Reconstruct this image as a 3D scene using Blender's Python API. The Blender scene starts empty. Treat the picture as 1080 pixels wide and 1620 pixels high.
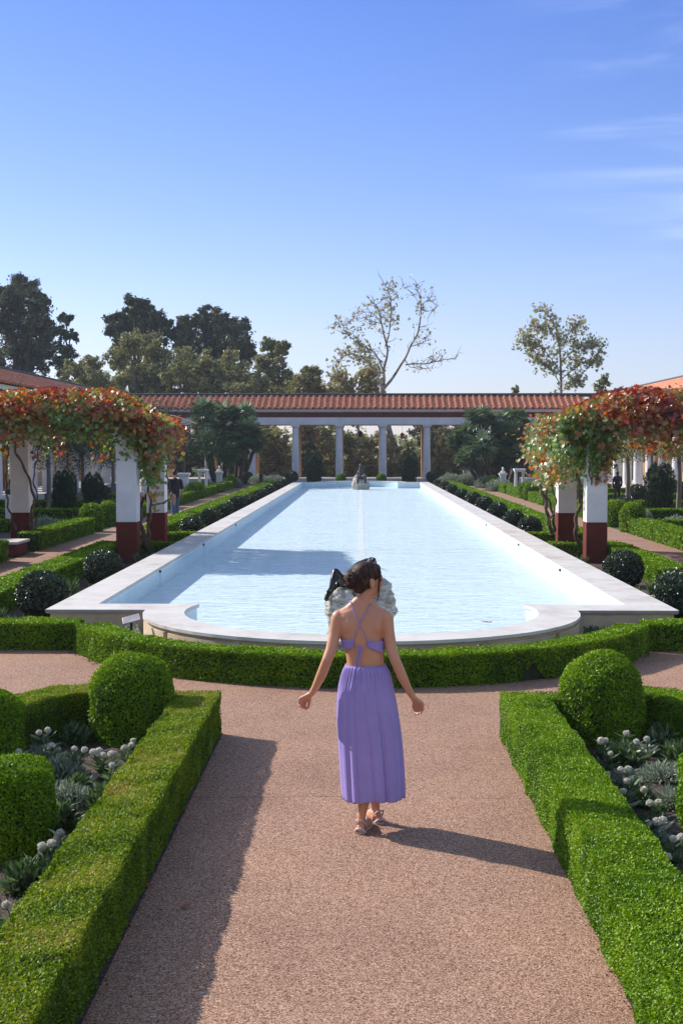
import bpy, math, numpy as np
from mathutils import Vector, Matrix
R = math.radians
sc = bpy.context.scene
COL = sc.collection
rng = np.random.default_rng(7)

# ------------------------------------------------------------------ camera
F = 2100.0; H = 2.37; HAZE = .0004
yaw = math.atan(31 / F); pitch = math.atan(102 / F)
cam = bpy.data.objects.new('camera', bpy.data.cameras.new('camera'))
COL.objects.link(cam); sc.camera = cam
cam.location = (0, 0, H); cam.rotation_euler = (R(90) - pitch, 0, yaw)
cam.data.sensor_fit = 'VERTICAL'; cam.data.sensor_height = 36; cam.data.lens = F / 1620 * 36
cam.data.clip_start = 0.1; cam.data.clip_end = 4000
_rot = cam.rotation_euler.to_matrix()

def ray(px, py):
    return _rot @ Vector(((px - 540) / F, (810 - py) / F, -1.0))
def at(px, py, Y):                     # point at distance Y along the garden's long axis
    d = ray(px, py); t = Y / d.y
    return Vector((d.x * t, Y, H + d.z * t))
def ground_at(px, py, z=0.0):
    d = ray(px, py); t = (z - H) / d.z
    return Vector((d.x * t, d.y * t, z))

# ------------------------------------------------------------------ mesh builder
class MB:
    def __init__(s): s.c = []
    def add(s, V, Fc, mat=0, tone=None, smooth=False):
        V = np.asarray(V, float).reshape(-1, 3); Fc = np.asarray(Fc, int)
        if len(Fc) == 0: return
        if tone is None: tone = np.full(len(Fc), 0.5)
        elif np.isscalar(tone): tone = np.full(len(Fc), float(tone))
        s.c.append((V, Fc, mat, tone, smooth))
    def build(s, name, mats, parent=None, origin=None):
        if not isinstance(mats, (list, tuple)): mats = [mats]
        V = np.concatenate([c[0] for c in s.c])
        if parent is not None: V = V - np.array(parent.location)
        elif origin is not None: V = V - np.array(origin)
        li, ls, mi, to, sm = [], [], [], [], []
        off = 0; n = 0
        for Vc, Fc, m, t, smo in s.c:
            k = Fc.shape[1]
            li.append((Fc + off).ravel()); ls.append(n + np.arange(len(Fc)) * k)
            n += len(Fc) * k; off += len(Vc)
            mi.append(np.full(len(Fc), m)); to.append(t); sm.append(np.full(len(Fc), smo))
        li = np.concatenate(li).astype(np.int32); ls = np.concatenate(ls).astype(np.int32)
        me = bpy.data.meshes.new(name)
        me.vertices.add(len(V)); me.vertices.foreach_set('co', V.astype(np.float32).ravel())
        me.loops.add(len(li)); me.loops.foreach_set('vertex_index', li)
        me.polygons.add(len(ls)); me.polygons.foreach_set('loop_start', ls)
        me.polygons.foreach_set('material_index', np.concatenate(mi).astype(np.int32))
        me.polygons.foreach_set('use_smooth', np.concatenate(sm).astype(bool))
        a = me.attributes.new('tone', 'FLOAT', 'FACE'); a.data.foreach_set('value', np.concatenate(to).astype(np.float32))
        me.update(calc_edges=True)
        for m in mats: me.materials.append(m)
        o = bpy.data.objects.new(name, me); COL.objects.link(o)
        if parent is not None: o.parent = parent
        elif origin is not None: o.location = origin
        return o

def tag(o, label=None, cat=None, group=None, kind=None):
    if label: o['label'] = label
    if cat: o['category'] = cat
    if group: o['group'] = group
    if kind: o['kind'] = kind
    return o
def empty(name, loc, label, cat, group=None):
    o = bpy.data.objects.new(name, None); COL.objects.link(o); o.location = loc
    o.empty_display_size = .2
    return tag(o, label, cat, group)
def copy_tree(o, loc=None, parent=None, label=None):
    c = o.copy(); COL.objects.link(c)
    if parent: c.parent = parent
    if loc is not None: c.location = loc
    if label: c['label'] = label
    for ch in [x for x in bpy.data.objects if x.parent == o]: copy_tree(ch, None, c)
    return c
def bevel(o, w=.01, seg=2):
    m = o.modifiers.new('bevel', 'BEVEL'); m.width = w; m.segments = seg; m.limit_method = 'ANGLE'; return o
ORD = ['nearest', 'second', 'third', 'fourth', 'fifth', 'sixth', 'seventh', 'eighth', 'ninth', 'tenth', 'eleventh', 'twelfth',
       'thirteenth', 'fourteenth', 'fifteenth', 'sixteenth', 'seventeenth', 'eighteenth', 'nineteenth', 'twentieth']

def box(mb, x0, x1, y0, y1, z0, z1, mat=0, tone=None):
    V = [(x0,y0,z0),(x1,y0,z0),(x1,y1,z0),(x0,y1,z0),(x0,y0,z1),(x1,y0,z1),(x1,y1,z1),(x0,y1,z1)]
    mb.add(V, [(0,3,2,1),(4,5,6,7),(0,1,5,4),(1,2,6,5),(2,3,7,6),(3,0,4,7)], mat, tone)
def norm(a):
    a = np.asarray(a, float); return a / (np.linalg.norm(a, axis=-1, keepdims=True) + 1e-12)
def tube(mb, pts, rad, k=6, mat=0, tone=None, smooth=True, caps=True):
    P = np.asarray(pts, float); n = len(P)
    rad = np.full(n, rad, float) if np.isscalar(rad) else np.asarray(rad, float)
    T = norm(np.gradient(P, axis=0))
    u = np.cross(T[0], [0.31, 0.2, 0.93]); u = norm(u)
    V = []
    an = np.arange(k) * 2 * math.pi / k
    for i in range(n):
        u = u - T[i] * np.dot(u, T[i]); u = norm(u); w = np.cross(T[i], u)
        V.append(P[i] + rad[i] * (np.cos(an)[:, None] * u + np.sin(an)[:, None] * w))
    V = np.concatenate(V)
    f = []
    for i in range(n - 1):
        a = i * k + np.arange(k); b = i * k + (np.arange(k) + 1) % k
        f.append(np.stack([a, b, b + k, a + k], 1))
    mb.add(V, np.concatenate(f), mat, tone, smooth)
    if caps:
        for base, s, ring in ((P[0], 0, 1), (P[-1], (n - 1) * k, 0)):
            idx = np.arange(k); c = np.concatenate([V[s:s + k], [base]])
            nx = (idx + 1) % k
            ff = np.stack([nx, idx, np.full(k, k)], 1) if ring else np.stack([idx, nx, np.full(k, k)], 1)
            mb.add(c, ff, mat, tone, False)
def lathe(mb, c, prof, k=24, mat=0, smooth=True, flute=0, nfl=0):      # prof: list of (r, z)
    an = np.arange(k) * 2 * math.pi / k
    V = []
    for r, z in prof:
        rr = r * (1 - flute * np.abs(np.cos(an * nfl / 2)) ** 2) if nfl else np.full(k, r)
        V.append(np.stack([c[0] + rr * np.cos(an), c[1] + rr * np.sin(an), np.full(k, c[2] + z)], 1))
    V = np.concatenate(V); f = []
    for i in range(len(prof) - 1):
        a = i * k + np.arange(k); b = i * k + (np.arange(k) + 1) % k
        f.append(np.stack([a, b, b + k, a + k], 1))
    mb.add(V, np.concatenate(f), mat, None, smooth)
    mb.add(V[-k:], [tuple(range(k))], mat)
def ellipsoid(mb, c, r, mat=0, nu=16, nv=10, rot=None, tone=None, noise=0):
    u = np.arange(nu) * 2 * math.pi / nu; v = np.linspace(0, math.pi, nv + 1)
    P = np.array([[math.sin(b) * math.cos(a), math.sin(b) * math.sin(a), math.cos(b)] for b in v for a in u])
    if noise: P = P * (1 + noise * (rng.random((len(P), 1)) - .5))
    P = P * np.asarray(r, float)
    if rot is not None: P = P @ np.array(rot).T
    P = P + np.array(c); f = []
    for i in range(nv):
        a = i * nu + np.arange(nu); b = i * nu + (np.arange(nu) + 1) % nu
        f.append(np.stack([a, a + nu, b + nu, b], 1))
    mb.add(P, np.concatenate(f), mat, tone, True)
def repl(mb, TV, TF, offs, mat=0, tone=None, smooth=False, rots=None):    # replicate a template at offsets
    TV = np.asarray(TV, float); TF = np.asarray(TF, int); n = len(offs)
    V = (TV[None] + np.asarray(offs)[:, None]).reshape(-1, 3)
    Fc = (TF[None] + (np.arange(n) * len(TV))[:, None, None]).reshape(-1, TF.shape[1])
    if tone is not None and not np.isscalar(tone): tone = np.repeat(tone, len(TF))
    mb.add(V, Fc, mat, tone, smooth)

# ------------------------------------------------------------------ leaves
KITE = (np.array([(0, 0, 0), (.5, .45, .12), (0, 1, 0), (-.5, .45, .12)]), np.array([(0, 1, 2, 3)]))
STRIP = (np.array([(-.5, 0, 0), (.5, 0, 0), (.35, .6, .15), (0, 1, .0), (-.35, .6, .15)]), np.array([(0, 1, 2, 3, 4)]))
_l = [(0, .12), (.30, .0), (.55, .34), (.24, .42), (.46, .80), (.13, .68), (0, 1.05), (-.13, .68), (-.46, .80), (-.24, .42), (-.55, .34), (-.30, .0)]
LOBED = (np.array([(a, b, .18 * abs(a)) for a, b in _l]), np.array([(0, 1, 2, 3), (0, 3, 4, 5), (0, 5, 6, 7), (0, 7, 8, 9), (0, 9, 10, 11)]))
def leaves(mb, P, N, L, W, mat=0, tmpl=KITE, out=.5, tone=None, sizevar=.3, g=None):
    g = g or rng
    P = np.asarray(P, float); n = len(P)
    if n == 0: return
    N = norm(N)
    rd = norm(g.normal(size=(n, 3)))
    tang = norm(rd - N * (rd * N).sum(1, keepdims=True))
    d = norm(N * out + tang * (1 - out * .5) + g.normal(size=(n, 3)) * .15)
    fn = N + g.normal(size=(n, 3)) * .45
    fn = norm(fn - d * (fn * d).sum(1, keepdims=True)); sd = np.cross(d, fn)
    s = 1 + (g.random(n) - .5) * 2 * sizevar
    Ls = (L * s)[:, None, None] if np.ndim(L) else (L * s)[:, None, None]
    Ws = (W * s)[:, None, None]
    TV, TF = tmpl
    V = P[:, None] + d[:, None] * TV[None, :, 1:2] * Ls + sd[:, None] * TV[None, :, 0:1] * Ws + fn[:, None] * TV[None, :, 2:3] * Ws
    V -= d[:, None] * (.35 * Ls)
    Fc = (TF[None] + (np.arange(n) * len(TV))[:, None, None]).reshape(-1, TF.shape[1])
    if tone is None: tone = g.random(n)
    mb.add(V.reshape(-1, 3), Fc, mat, np.repeat(np.asarray(tone, float), len(TF)))
def wob(P, s=1.0):             # smooth pseudo noise, about -1..1
    P = np.asarray(P, float) * s
    return (np.sin(P[:, 0] * 2.1 + 1.3 * np.sin(P[:, 1] * 1.7)) + np.sin(P[:, 1] * 2.7 + P[:, 2] * 1.9 + 1.1 * np.sin(P[:, 0] * 2.3)) + np.sin(P[:, 2] * 3.1 + P[:, 0] * 1.3 + 2)) / 3
def sphere_pts(n, g=None):
    g = g or rng
    return norm(g.normal(size=(n, 3)))

# ------------------------------------------------------------------ materials
def nodes(name):
    m = bpy.data.materials.new(name); m.use_nodes = True
    nt = m.node_tree; nt.nodes.clear()
    out = nt.nodes.new('ShaderNodeOutputMaterial'); return m, nt, out
def nd(nt, t, **kw):
    n = nt.nodes.new('ShaderNode' + t)
    for k, v in kw.items():
        if k.startswith('i_'):
            n.inputs[k[2:].replace('_', ' ')].default_value = v
        else: setattr(n, k, v)
    return n
def ramp(nt, stops, fac):
    r = nt.nodes.new('ShaderNodeValToRGB'); e = r.color_ramp.elements
    while len(e) < len(stops): e.new(.5)
    for i, (p, c) in enumerate(stops): e[i].position = p; e[i].color = (*c, 1)
    nt.links.new(fac, r.inputs[0]); return r
def noise(nt, scale, detail=4, rough=.55, coord='Object', stretch=None):
    tc = nt.nodes.new('ShaderNodeTexCoord'); src = tc.outputs[coord]
    if stretch:
        mp = nt.nodes.new('ShaderNodeMapping'); mp.inputs['Scale'].default_value = stretch
        nt.links.new(src, mp.inputs[0]); src = mp.outputs[0]
    n = nt.nodes.new('ShaderNodeTexNoise'); n.inputs['Scale'].default_value = scale
    n.inputs['Detail'].default_value = detail; n.inputs['Roughness'].default_value = rough
    nt.links.new(src, n.inputs['Vector']); return n
def bumpn(nt, height, strength=.3, dist=.01):
    b = nt.nodes.new('ShaderNodeBump'); b.inputs['Strength'].default_value = strength; b.inputs['Distance'].default_value = dist
    nt.links.new(height, b.inputs['Height']); return b
def mat_plain(name, stops, scale=6, rough=.7, bump=.0, bdist=.01, bscale=None, metal=0, spec=.5, stretch=None, sss=0, detail=5):
    m, nt, out = nodes(name); L = nt.links
    p = nd(nt, 'BsdfPrincipled'); p.inputs['Roughness'].default_value = rough; p.inputs['Metallic'].default_value = metal
    p.inputs['Specular IOR Level'].default_value = spec
    n = noise(nt, scale, detail, stretch=stretch); r = ramp(nt, stops, n.outputs[0]); L.new(r.outputs[0], p.inputs['Base Color'])
    if bump:
        n2 = noise(nt, bscale or scale * 3, 6, stretch=stretch); b = bumpn(nt, n2.outputs[0], bump, bdist); L.new(b.outputs[0], p.inputs['Normal'])
    if sss:
        p.inputs['Subsurface Weight'].default_value = sss; p.inputs['Subsurface Radius'].default_value = (.02, .008, .004); p.inputs['Subsurface Scale'].default_value = 1
    L.new(p.outputs[0], out.inputs[0]); return m
def mat_leaf(name, stops, rough=.4, trans=.35, gloss=.06, patch=0, pscale=2.0, tcol=1.2):
    m, nt, out = nodes(name); L = nt.links
    at_ = nd(nt, 'Attribute', attribute_name='tone'); fac = at_.outputs['Fac']
    if patch:
        n = noise(nt, pscale, 3); mm = nd(nt, 'Math', operation='MULTIPLY_ADD'); mm.inputs[1].default_value = patch
        L.new(n.outputs[0], mm.inputs[0]); ad = nd(nt, 'Math', operation='SUBTRACT'); ad.inputs[1].default_value = patch * .5
        L.new(fac, ad.inputs[0]); L.new(ad.outputs[0], mm.inputs[2]); fac = mm.outputs[0]
    r = ramp(nt, stops, fac)
    d = nd(nt, 'BsdfDiffuse'); t = nd(nt, 'BsdfTranslucent'); g = nd(nt, 'BsdfGlossy'); g.inputs['Roughness'].default_value = rough
    g.inputs['Color'].default_value = (.9, .95, .9, 1)
    hs = nd(nt, 'HueSaturation'); hs.inputs['Value'].default_value = tcol; hs.inputs['Saturation'].default_value = 1.1; hs.inputs['Hue'].default_value = .49
    L.new(r.outputs[0], d.inputs[0]); L.new(r.outputs[0], hs.inputs['Color']); L.new(hs.outputs[0], t.inputs[0])
    m1 = nd(nt, 'MixShader'); m1.inputs[0].default_value = trans; L.new(d.outputs[0], m1.inputs[1]); L.new(t.outputs[0], m1.inputs[2])
    m2 = nd(nt, 'MixShader'); m2.inputs[0].default_value = gloss; L.new(m1.outputs[0], m2.inputs[1]); L.new(g.outputs[0], m2.inputs[2])
    L.new(m2.outputs[0], out.inputs[0]); return m

M = {}
M['box'] = mat_leaf('boxwood_leaf', [(.0, (.035, .09, .002)), (.3, (.10, .215, .004)), (.65, (.20, .36, .007)), (.9, (.34, .46, .02)), (1, (.38, .40, .06))], patch=1.0, pscale=2.6, gloss=.02, rough=.38, trans=.24)
M['boxold'] = mat_leaf('boxwood_leaf_with_brown_tips', [(.0, (.035, .075, .003)), (.3, (.085, .165, .005)), (.6, (.19, .31, .008)), (.85, (.34, .38, .03)), (1, (.46, .34, .12))], patch=1.2, pscale=2.2, gloss=.02, rough=.42)
M['boxdark'] = mat_leaf('boxwood_leaf_dark', [(0, (.012, .035, .006)), (.5, (.03, .085, .010)), (1, (.075, .16, .02))], patch=.4, pscale=3, gloss=.06, rough=.4)
M['viburnum'] = mat_leaf('glossy_dark_leaf', [(0, (.010, .020, .008)), (.6, (.024, .046, .015)), (1, (.07, .10, .045))], trans=.15, gloss=.06, rough=.34)
M['twig'] = mat_plain('hedge_twigs', [(.3, (.010, .016, .005)), (.7, (.028, .032, .012))], 20, .9)
M['silver'] = mat_leaf('silver_leaf', [(0, (.12, .16, .11)), (.6, (.25, .30, .22)), (1, (.45, .49, .38))], trans=.25, gloss=.03)
M['bedgreen'] = mat_leaf('bed_plant_leaf', [(0, (.03, .06, .02)), (.5, (.07, .13, .045)), (1, (.17, .25, .10))], trans=.3, gloss=.05)
M['cypress'] = mat_leaf('yew_needle', [(0, (.012, .03, .014)), (.6, (.026, .06, .024)), (1, (.06, .11, .035))], trans=.12, gloss=.03)
M['grape'] = mat_leaf('grape_leaf', [(0, (.10, .012, .010)), (.2, (.24, .035, .014)), (.36, (.44, .10, .02)), (.48, (.40, .26, .05)), (.6, (.14, .22, .035)), (.8, (.09, .17, .03)), (1, (.30, .40, .07))], patch=.75, pscale=1.3, trans=.42, gloss=.07, rough=.4, tcol=1.6)
M['palm'] = mat_leaf('fan_palm_leaf', [(0, (.06, .105, .04)), (.6, (.12, .19, .085)), (1, (.30, .36, .20))], trans=.25, gloss=.06)
M['euc'] = mat_leaf('eucalyptus_leaf', [(0, (.038, .047, .026)), (.6, (.095, .108, .052)), (1, (.26, .26, .14))], trans=.2, gloss=.03)
M['olive'] = mat_leaf('olive_green_leaf', [(0, (.12, .13, .045)), (.55, (.31, .30, .115)), (1, (.52, .46, .21))], trans=.25, gloss=.03)
M['syc'] = mat_leaf('sycamore_leaf', [(0, (.17, .13, .07)), (.35, (.36, .27, .14)), (.6, (.30, .33, .13)), (1, (.52, .54, .27))], trans=.4, gloss=.03)
M['petal'] = mat_leaf('white_petal', [(0, (.72, .68, .58)), (1, (.88, .86, .78))], trans=.25, gloss=.02, tcol=1)
M['bark'] = mat_plain('grey_bark', [(.3, (.10, .08, .06)), (.55, (.20, .17, .14)), (.75, (.34, .30, .25))], 3, .9, .5, .03, 12, stretch=(1, 1, .25))
M['sycbark'] = mat_plain('sycamore_bark', [(.35, (.13, .10, .08)), (.5, (.29, .24, .19)), (.65, (.45, .39, .31))], 1.6, .85, .3, .02, 8)
M['darkbark'] = mat_plain('dark_bark', [(.3, (.03, .022, .016)), (.7, (.09, .065, .045))], 4, .95, .5, .02, 16)
M['vine'] = mat_plain('vine_stem', [(.3, (.06, .04, .028)), (.7, (.17, .12, .08))], 14, .9, .6, .01, 50, stretch=(1, 1, .3))
M['lime'] = mat_plain('limestone_coping', [(.25, (.47, .43, .395)), (.5, (.60, .56, .525)), (.8, (.68, .65, .615))], 2.4, .75, .15, .004, 40, detail=8)
M['stone'] = mat_plain('tan_pool_wall_stone', [(.25, (.44, .32, .19)), (.5, (.62, .48, .32)), (.8, (.72, .59, .42))], 3.2, .85, .5, .01, 60, detail=9)
M['plaster'] = mat_plain('white_plaster', [(.3, (.68, .65, .63)), (.6, (.79, .76, .74)), (.8, (.84, .81, .79))], 2.2, .8, .12, .004, 30, detail=8)
M['maroon'] = mat_plain('maroon_paint', [(.3, (.11, .022, .014)), (.6, (.15, .032, .021)), (.8, (.20, .055, .04))], 3, .85, .12, .004, 30, detail=8, spec=.2)
M['ochre'] = mat_plain('ochre_plaster', [(.3, (.44, .22, .095)), (.7, (.58, .32, .15))], 2, .85, .1, .004, 30)
M['cream'] = mat_plain('cream_plaster', [(.3, (.52, .40, .24)), (.7, (.64, .52, .34))], 1.2, .85, .1, .004, 30)
M['terra'] = mat_plain('terracotta_tile', [(.25, (.40, .12, .06)), (.5, (.60, .22, .11)), (.7, (.72, .33, .19))], 3.5, .8, .2, .006, 24, detail=8)
M['ridge'] = mat_plain('dark_ridge_cap', [(.3, (.035, .028, .026)), (.7, (.075, .06, .055))], 4, .8)
M['wood'] = mat_plain('weathered_grey_wood', [(.3, (.13, .105, .085)), (.7, (.27, .22, .18))], 6, .85, .4, .006, 30, stretch=(.15, 1, 1))
M['bronze'] = mat_plain('dark_bronze', [(.3, (.022, .022, .022)), (.6, (.05, .048, .045)), (.8, (.09, .085, .07))], 14, .3, .15, .003, 60, metal=.85)
M['bronzefar'] = mat_plain('weathered_bronze', [(.35, (.02, .022, .03)), (.62, (.07, .07, .08)), (.75, (.40, .40, .40))], 7, .55, .2, .01, 20, metal=.3)
M['iron'] = mat_plain('black_iron', [(.3, (.02, .016, .014)), (.7, (.04, .032, .028))], 10, .5, metal=.5)
M['skin'] = mat_plain('skin', [(.3, (.58, .27, .155)), (.7, (.67, .335, .20))], 5, .48, .05, .001, 300, sss=.12, spec=.4)
M['skin_far'] = mat_plain('skin_tan', [(.3, (.36, .18, .12)), (.7, (.44, .23, .15))], 5, .5)
M['denim'] = mat_plain('blue_denim', [(.3, (.06, .10, .20)), (.7, (.11, .18, .32))], 20, .9)
M['black'] = mat_plain('black_cotton', [(.3, (.010, .010, .012)), (.7, (.022, .022, .026))], 20, .9)
M['whitecloth'] = mat_plain('white_cotton', [(.4, (.18, .18, .2)), (.5, (.68, .66, .66)), (.7, (.78, .76, .76))], 16, .9)
M['hair_dark'] = mat_plain('short_dark_hair', [(.3, (.008, .006, .005)), (.7, (.02, .015, .012))], 40, .6)
M['lantern'] = mat_plain('terracotta_lantern', [(.3, (.38, .12, .05)), (.7, (.55, .22, .10))], 6, .6)
M['pinkleaf'] = mat_plain('fallen_leaf_orange', [(.3, (.30, .08, .02)), (.7, (.45, .17, .05))], 20, .7)
M['plank'] = mat_plain('grey_plank', [(.3, (.16, .13, .11)), (.7, (.32, .27, .23))], 8, .9, .4, .004, 40, stretch=(4, .6, 1))
M['signplate'] = mat_plain('pale_sign_plate', [(.3, (.30, .27, .30)), (.7, (.46, .42, .45))], 8, .4)
# ------------------------------------------------------------------ special materials
def mat_gravel():
    m, nt, out = nodes('exposed_aggregate'); L = nt.links
    tc = nd(nt, 'TexCoord'); p = nd(nt, 'BsdfPrincipled'); p.inputs['Roughness'].default_value = .85
    p.inputs['Specular IOR Level'].default_value = .3
    v = nd(nt, 'TexVoronoi'); v.inputs['Scale'].default_value = 150; L.new(tc.outputs['Object'], v.inputs['Vector'])
    sep = nd(nt, 'SeparateColor'); L.new(v.outputs['Color'], sep.inputs[0])
    r = ramp(nt, [(0, (.08, .038, .026)), (.18, (.22, .108, .068)), (.4, (.355, .192, .124)), (.62, (.41, .235, .158)), (.82, (.48, .295, .205)), (1, (.66, .46, .33))], sep.outputs[0])
    r2 = ramp(nt, [(0, (1, 1, 1)), (.45, (.95, .95, .95)), (.85, (.45, .40, .38))], v.outputs['Distance'])
    mx = nd(nt, 'Mix', data_type='RGBA', blend_type='MULTIPLY'); mx.inputs[0].default_value = .38
    v.inputs['Randomness'].default_value = 1
    ms = nd(nt, 'Math', operation='MULTIPLY'); ms.inputs[1].default_value = 1.0
    L.new(v.outputs['Distance'], ms.inputs[0]); L.new(ms.outputs[0], r2.inputs[0])
    L.new(r.outputs[0], mx.inputs[6]); L.new(r2.outputs[0], mx.inputs[7])
    # broad stains
    n = noise(nt, .9, 6, .65); r3 = ramp(nt, [(.3, (.80, .76, .75)), (.5, (.96, .96, .96)), (.75, (1.08, 1.05, 1.0))], n.outputs[0])
    mx2 = nd(nt, 'Mix', data_type='RGBA', blend_type='MULTIPLY'); mx2.inputs[0].default_value = 1
    L.new(mx.outputs[2], mx2.inputs[6]); L.new(r3.outputs[0], mx2.inputs[7])
    # hairline crack across the walk
    sx = nd(nt, 'SeparateXYZ'); L.new(tc.outputs['Object'], sx.inputs[0])
    n2 = noise(nt, 2.2, 5, .7)
    a = nd(nt, 'Math', operation='MULTIPLY_ADD'); a.inputs[1].default_value = .14; L.new(n2.outputs[0], a.inputs[0]); L.new(sx.outputs['Y'], a.inputs[2])
    b = nd(nt, 'Math', operation='SUBTRACT'); b.inputs[1].default_value = 8.97; L.new(a.outputs[0], b.inputs[0])
    c = nd(nt, 'Math', operation='ABSOLUTE'); L.new(b.outputs[0], c.inputs[0])
    e = nd(nt, 'MapRange'); e.inputs['From Min'].default_value = .003; e.inputs['From Max'].default_value = .009; e.inputs['To Min'].default_value = .28; e.inputs['To Max'].default_value = 1
    L.new(c.outputs[0], e.inputs['Value'])
    n4 = noise(nt, 5, 2); e2 = nd(nt, 'MapRange'); e2.inputs['From Min'].default_value = .42; e2.inputs['From Max'].default_value = .6
    L.new(n4.outputs[0], e2.inputs['Value']); mxe = nd(nt, 'Math', operation='MAXIMUM'); L.new(e.outputs[0], mxe.inputs[0]); L.new(e2.outputs[0], mxe.inputs[1])
    mx3 = nd(nt, 'Mix', data_type='RGBA', blend_type='MULTIPLY'); mx3.inputs[0].default_value = 1
    L.new(mx2.outputs[2], mx3.inputs[6]); cc = nd(nt, 'CombineColor')
    for i in range(3): L.new(mxe.outputs[0], cc.inputs[i])
    L.new(cc.outputs[0], mx3.inputs[7]); L.new(mx3.outputs[2], p.inputs['Base Color'])
    bb = bumpn(nt, v.outputs['Distance'], .35, .004); bb.invert = True; L.new(bb.outputs[0], p.inputs['Normal'])
    L.new(p.outputs[0], out.inputs[0]); return m
M['gravel'] = mat_gravel()
M['soil'] = mat_plain('dark_mulch_soil', [(.3, (.028, .017, .013)), (.5, (.075, .046, .036)), (.7, (.16, .105, .085))], 26, .95, .9, .02, 60, detail=9)
M['ground'] = mat_plain('garden_ground', [(.3, (.03, .045, .012)), (.55, (.06, .10, .02)), (.75, (.10, .12, .045))], .5, .95, .5, .02, 30, detail=10)

def mat_floor():
    m, nt, out = nodes('pool_floor_plaster'); L = nt.links
    p = nd(nt, 'BsdfPrincipled'); p.inputs['Roughness'].default_value = .8
    n = noise(nt, .8, 5); r = ramp(nt, [(.3, (.76, .88, .92)), (.7, (.83, .93, .95))], n.outputs[0])
    L.new(r.outputs[0], p.inputs['Base Color']); L.new(p.outputs[0], out.inputs[0]); return m
M['floor'] = mat_floor()
def mat_coping():
    m = M['lime'].copy(); m.name = 'limestone_coping_slabs'; nt = m.node_tree; L = nt.links; p = [n for n in nt.nodes if n.type == 'BSDF_PRINCIPLED'][0]
    src = p.inputs['Base Color'].links[0].from_socket; tc = nd(nt, 'TexCoord'); sx = nd(nt, 'SeparateXYZ'); L.new(tc.outputs['Object'], sx.inputs[0])
    md = nd(nt, 'Math', operation='PINGPONG'); md.inputs[1].default_value = .75; L.new(sx.outputs['Y'], md.inputs[0])
    lt = nd(nt, 'MapRange'); lt.inputs['From Min'].default_value = .003; lt.inputs['From Max'].default_value = .008; lt.inputs['To Min'].default_value = .55; L.new(md.outputs[0], lt.inputs['Value'])
    st = noise(nt, 1.1, 7, .7); sr = ramp(nt, [(.32, (.80, .76, .71)), (.48, (1, 1, 1))], st.outputs[0])
    a = nd(nt, 'Mix', data_type='RGBA', blend_type='MULTIPLY'); a.inputs[0].default_value = 1; L.new(src, a.inputs[6]); L.new(sr.outputs[0], a.inputs[7])
    cc = nd(nt, 'CombineColor'); [L.new(lt.outputs[0], cc.inputs[i]) for i in range(3)]
    b = nd(nt, 'Mix', data_type='RGBA', blend_type='MULTIPLY'); b.inputs[0].default_value = 1; L.new(a.outputs[2], b.inputs[6]); L.new(cc.outputs[0], b.inputs[7]); L.new(b.outputs[2], p.inputs['Base Color']); return m
M['coping'] = mat_coping()
M['floorline'] = mat_plain('pool_floor_pale_strip', [(.4, (.93, .93, .92)), (.6, (.95, .95, .94))], 3, .8)
M['wallin'] = mat_plain('pool_inner_wall', [(.3, (.60, .74, .80)), (.7, (.70, .83, .88))], 2, .7)
def mat_water():
    m, nt, out = nodes('clear_water'); L = nt.links
    tc = nd(nt, 'TexCoord')
    def wv(sc_, st, dist, det=3, rot=0):
        mp = nd(nt, 'Mapping'); mp.inputs['Scale'].default_value = st; mp.inputs['Rotation'].default_value = (0, 0, rot); L.new(tc.outputs['Object'], mp.inputs[0])
        n = nd(nt, 'TexNoise'); n.inputs['Scale'].default_value = sc_; n.inputs['Detail'].default_value = det; L.new(mp.outputs[0], n.inputs[0])
        n.inputs['Roughness'].default_value = .55; n.inputs['Distortion'].default_value = .4
        return n, dist
    n1, d1 = wv(4.6, (.75, 1.5, 1), .055, 3, .15); n2, d2 = wv(1.3, (.7, 1.2, 1), .05, 2, -.2)
    b1 = bumpn(nt, n1.outputs[0], 1, d1); b2 = bumpn(nt, n2.outputs[0], 1, d2); L.new(b1.outputs[0], b2.inputs['Normal'])
    lw = nd(nt, 'LayerWeight'); lw.inputs['Blend'].default_value = .5; L.new(b2.outputs[0], lw.inputs['Normal'])
    pw = nd(nt, 'Math', operation='POWER'); pw.inputs[1].default_value = 5; L.new(lw.outputs['Facing'], pw.inputs[0])
    fr = nd(nt, 'Math', operation='MULTIPLY_ADD', use_clamp=True); fr.inputs[1].default_value = .58; fr.inputs[2].default_value = .02; L.new(pw.outputs[0], fr.inputs[0])
    t = nd(nt, 'BsdfTransparent'); t.inputs[0].default_value = (.95, .985, .995, 1)
    g = nd(nt, 'BsdfGlossy'); g.inputs['Roughness'].default_value = .08; L.new(b2.outputs[0], g.inputs['Normal'])
    mx = nd(nt, 'MixShader'); L.new(fr.outputs[0], mx.inputs[0]); L.new(t.outputs[0], mx.inputs[1]); L.new(g.outputs[0], mx.inputs[2])
    L.new(mx.outputs[0], out.inputs[0]); return m
M['water'] = mat_water()

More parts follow.
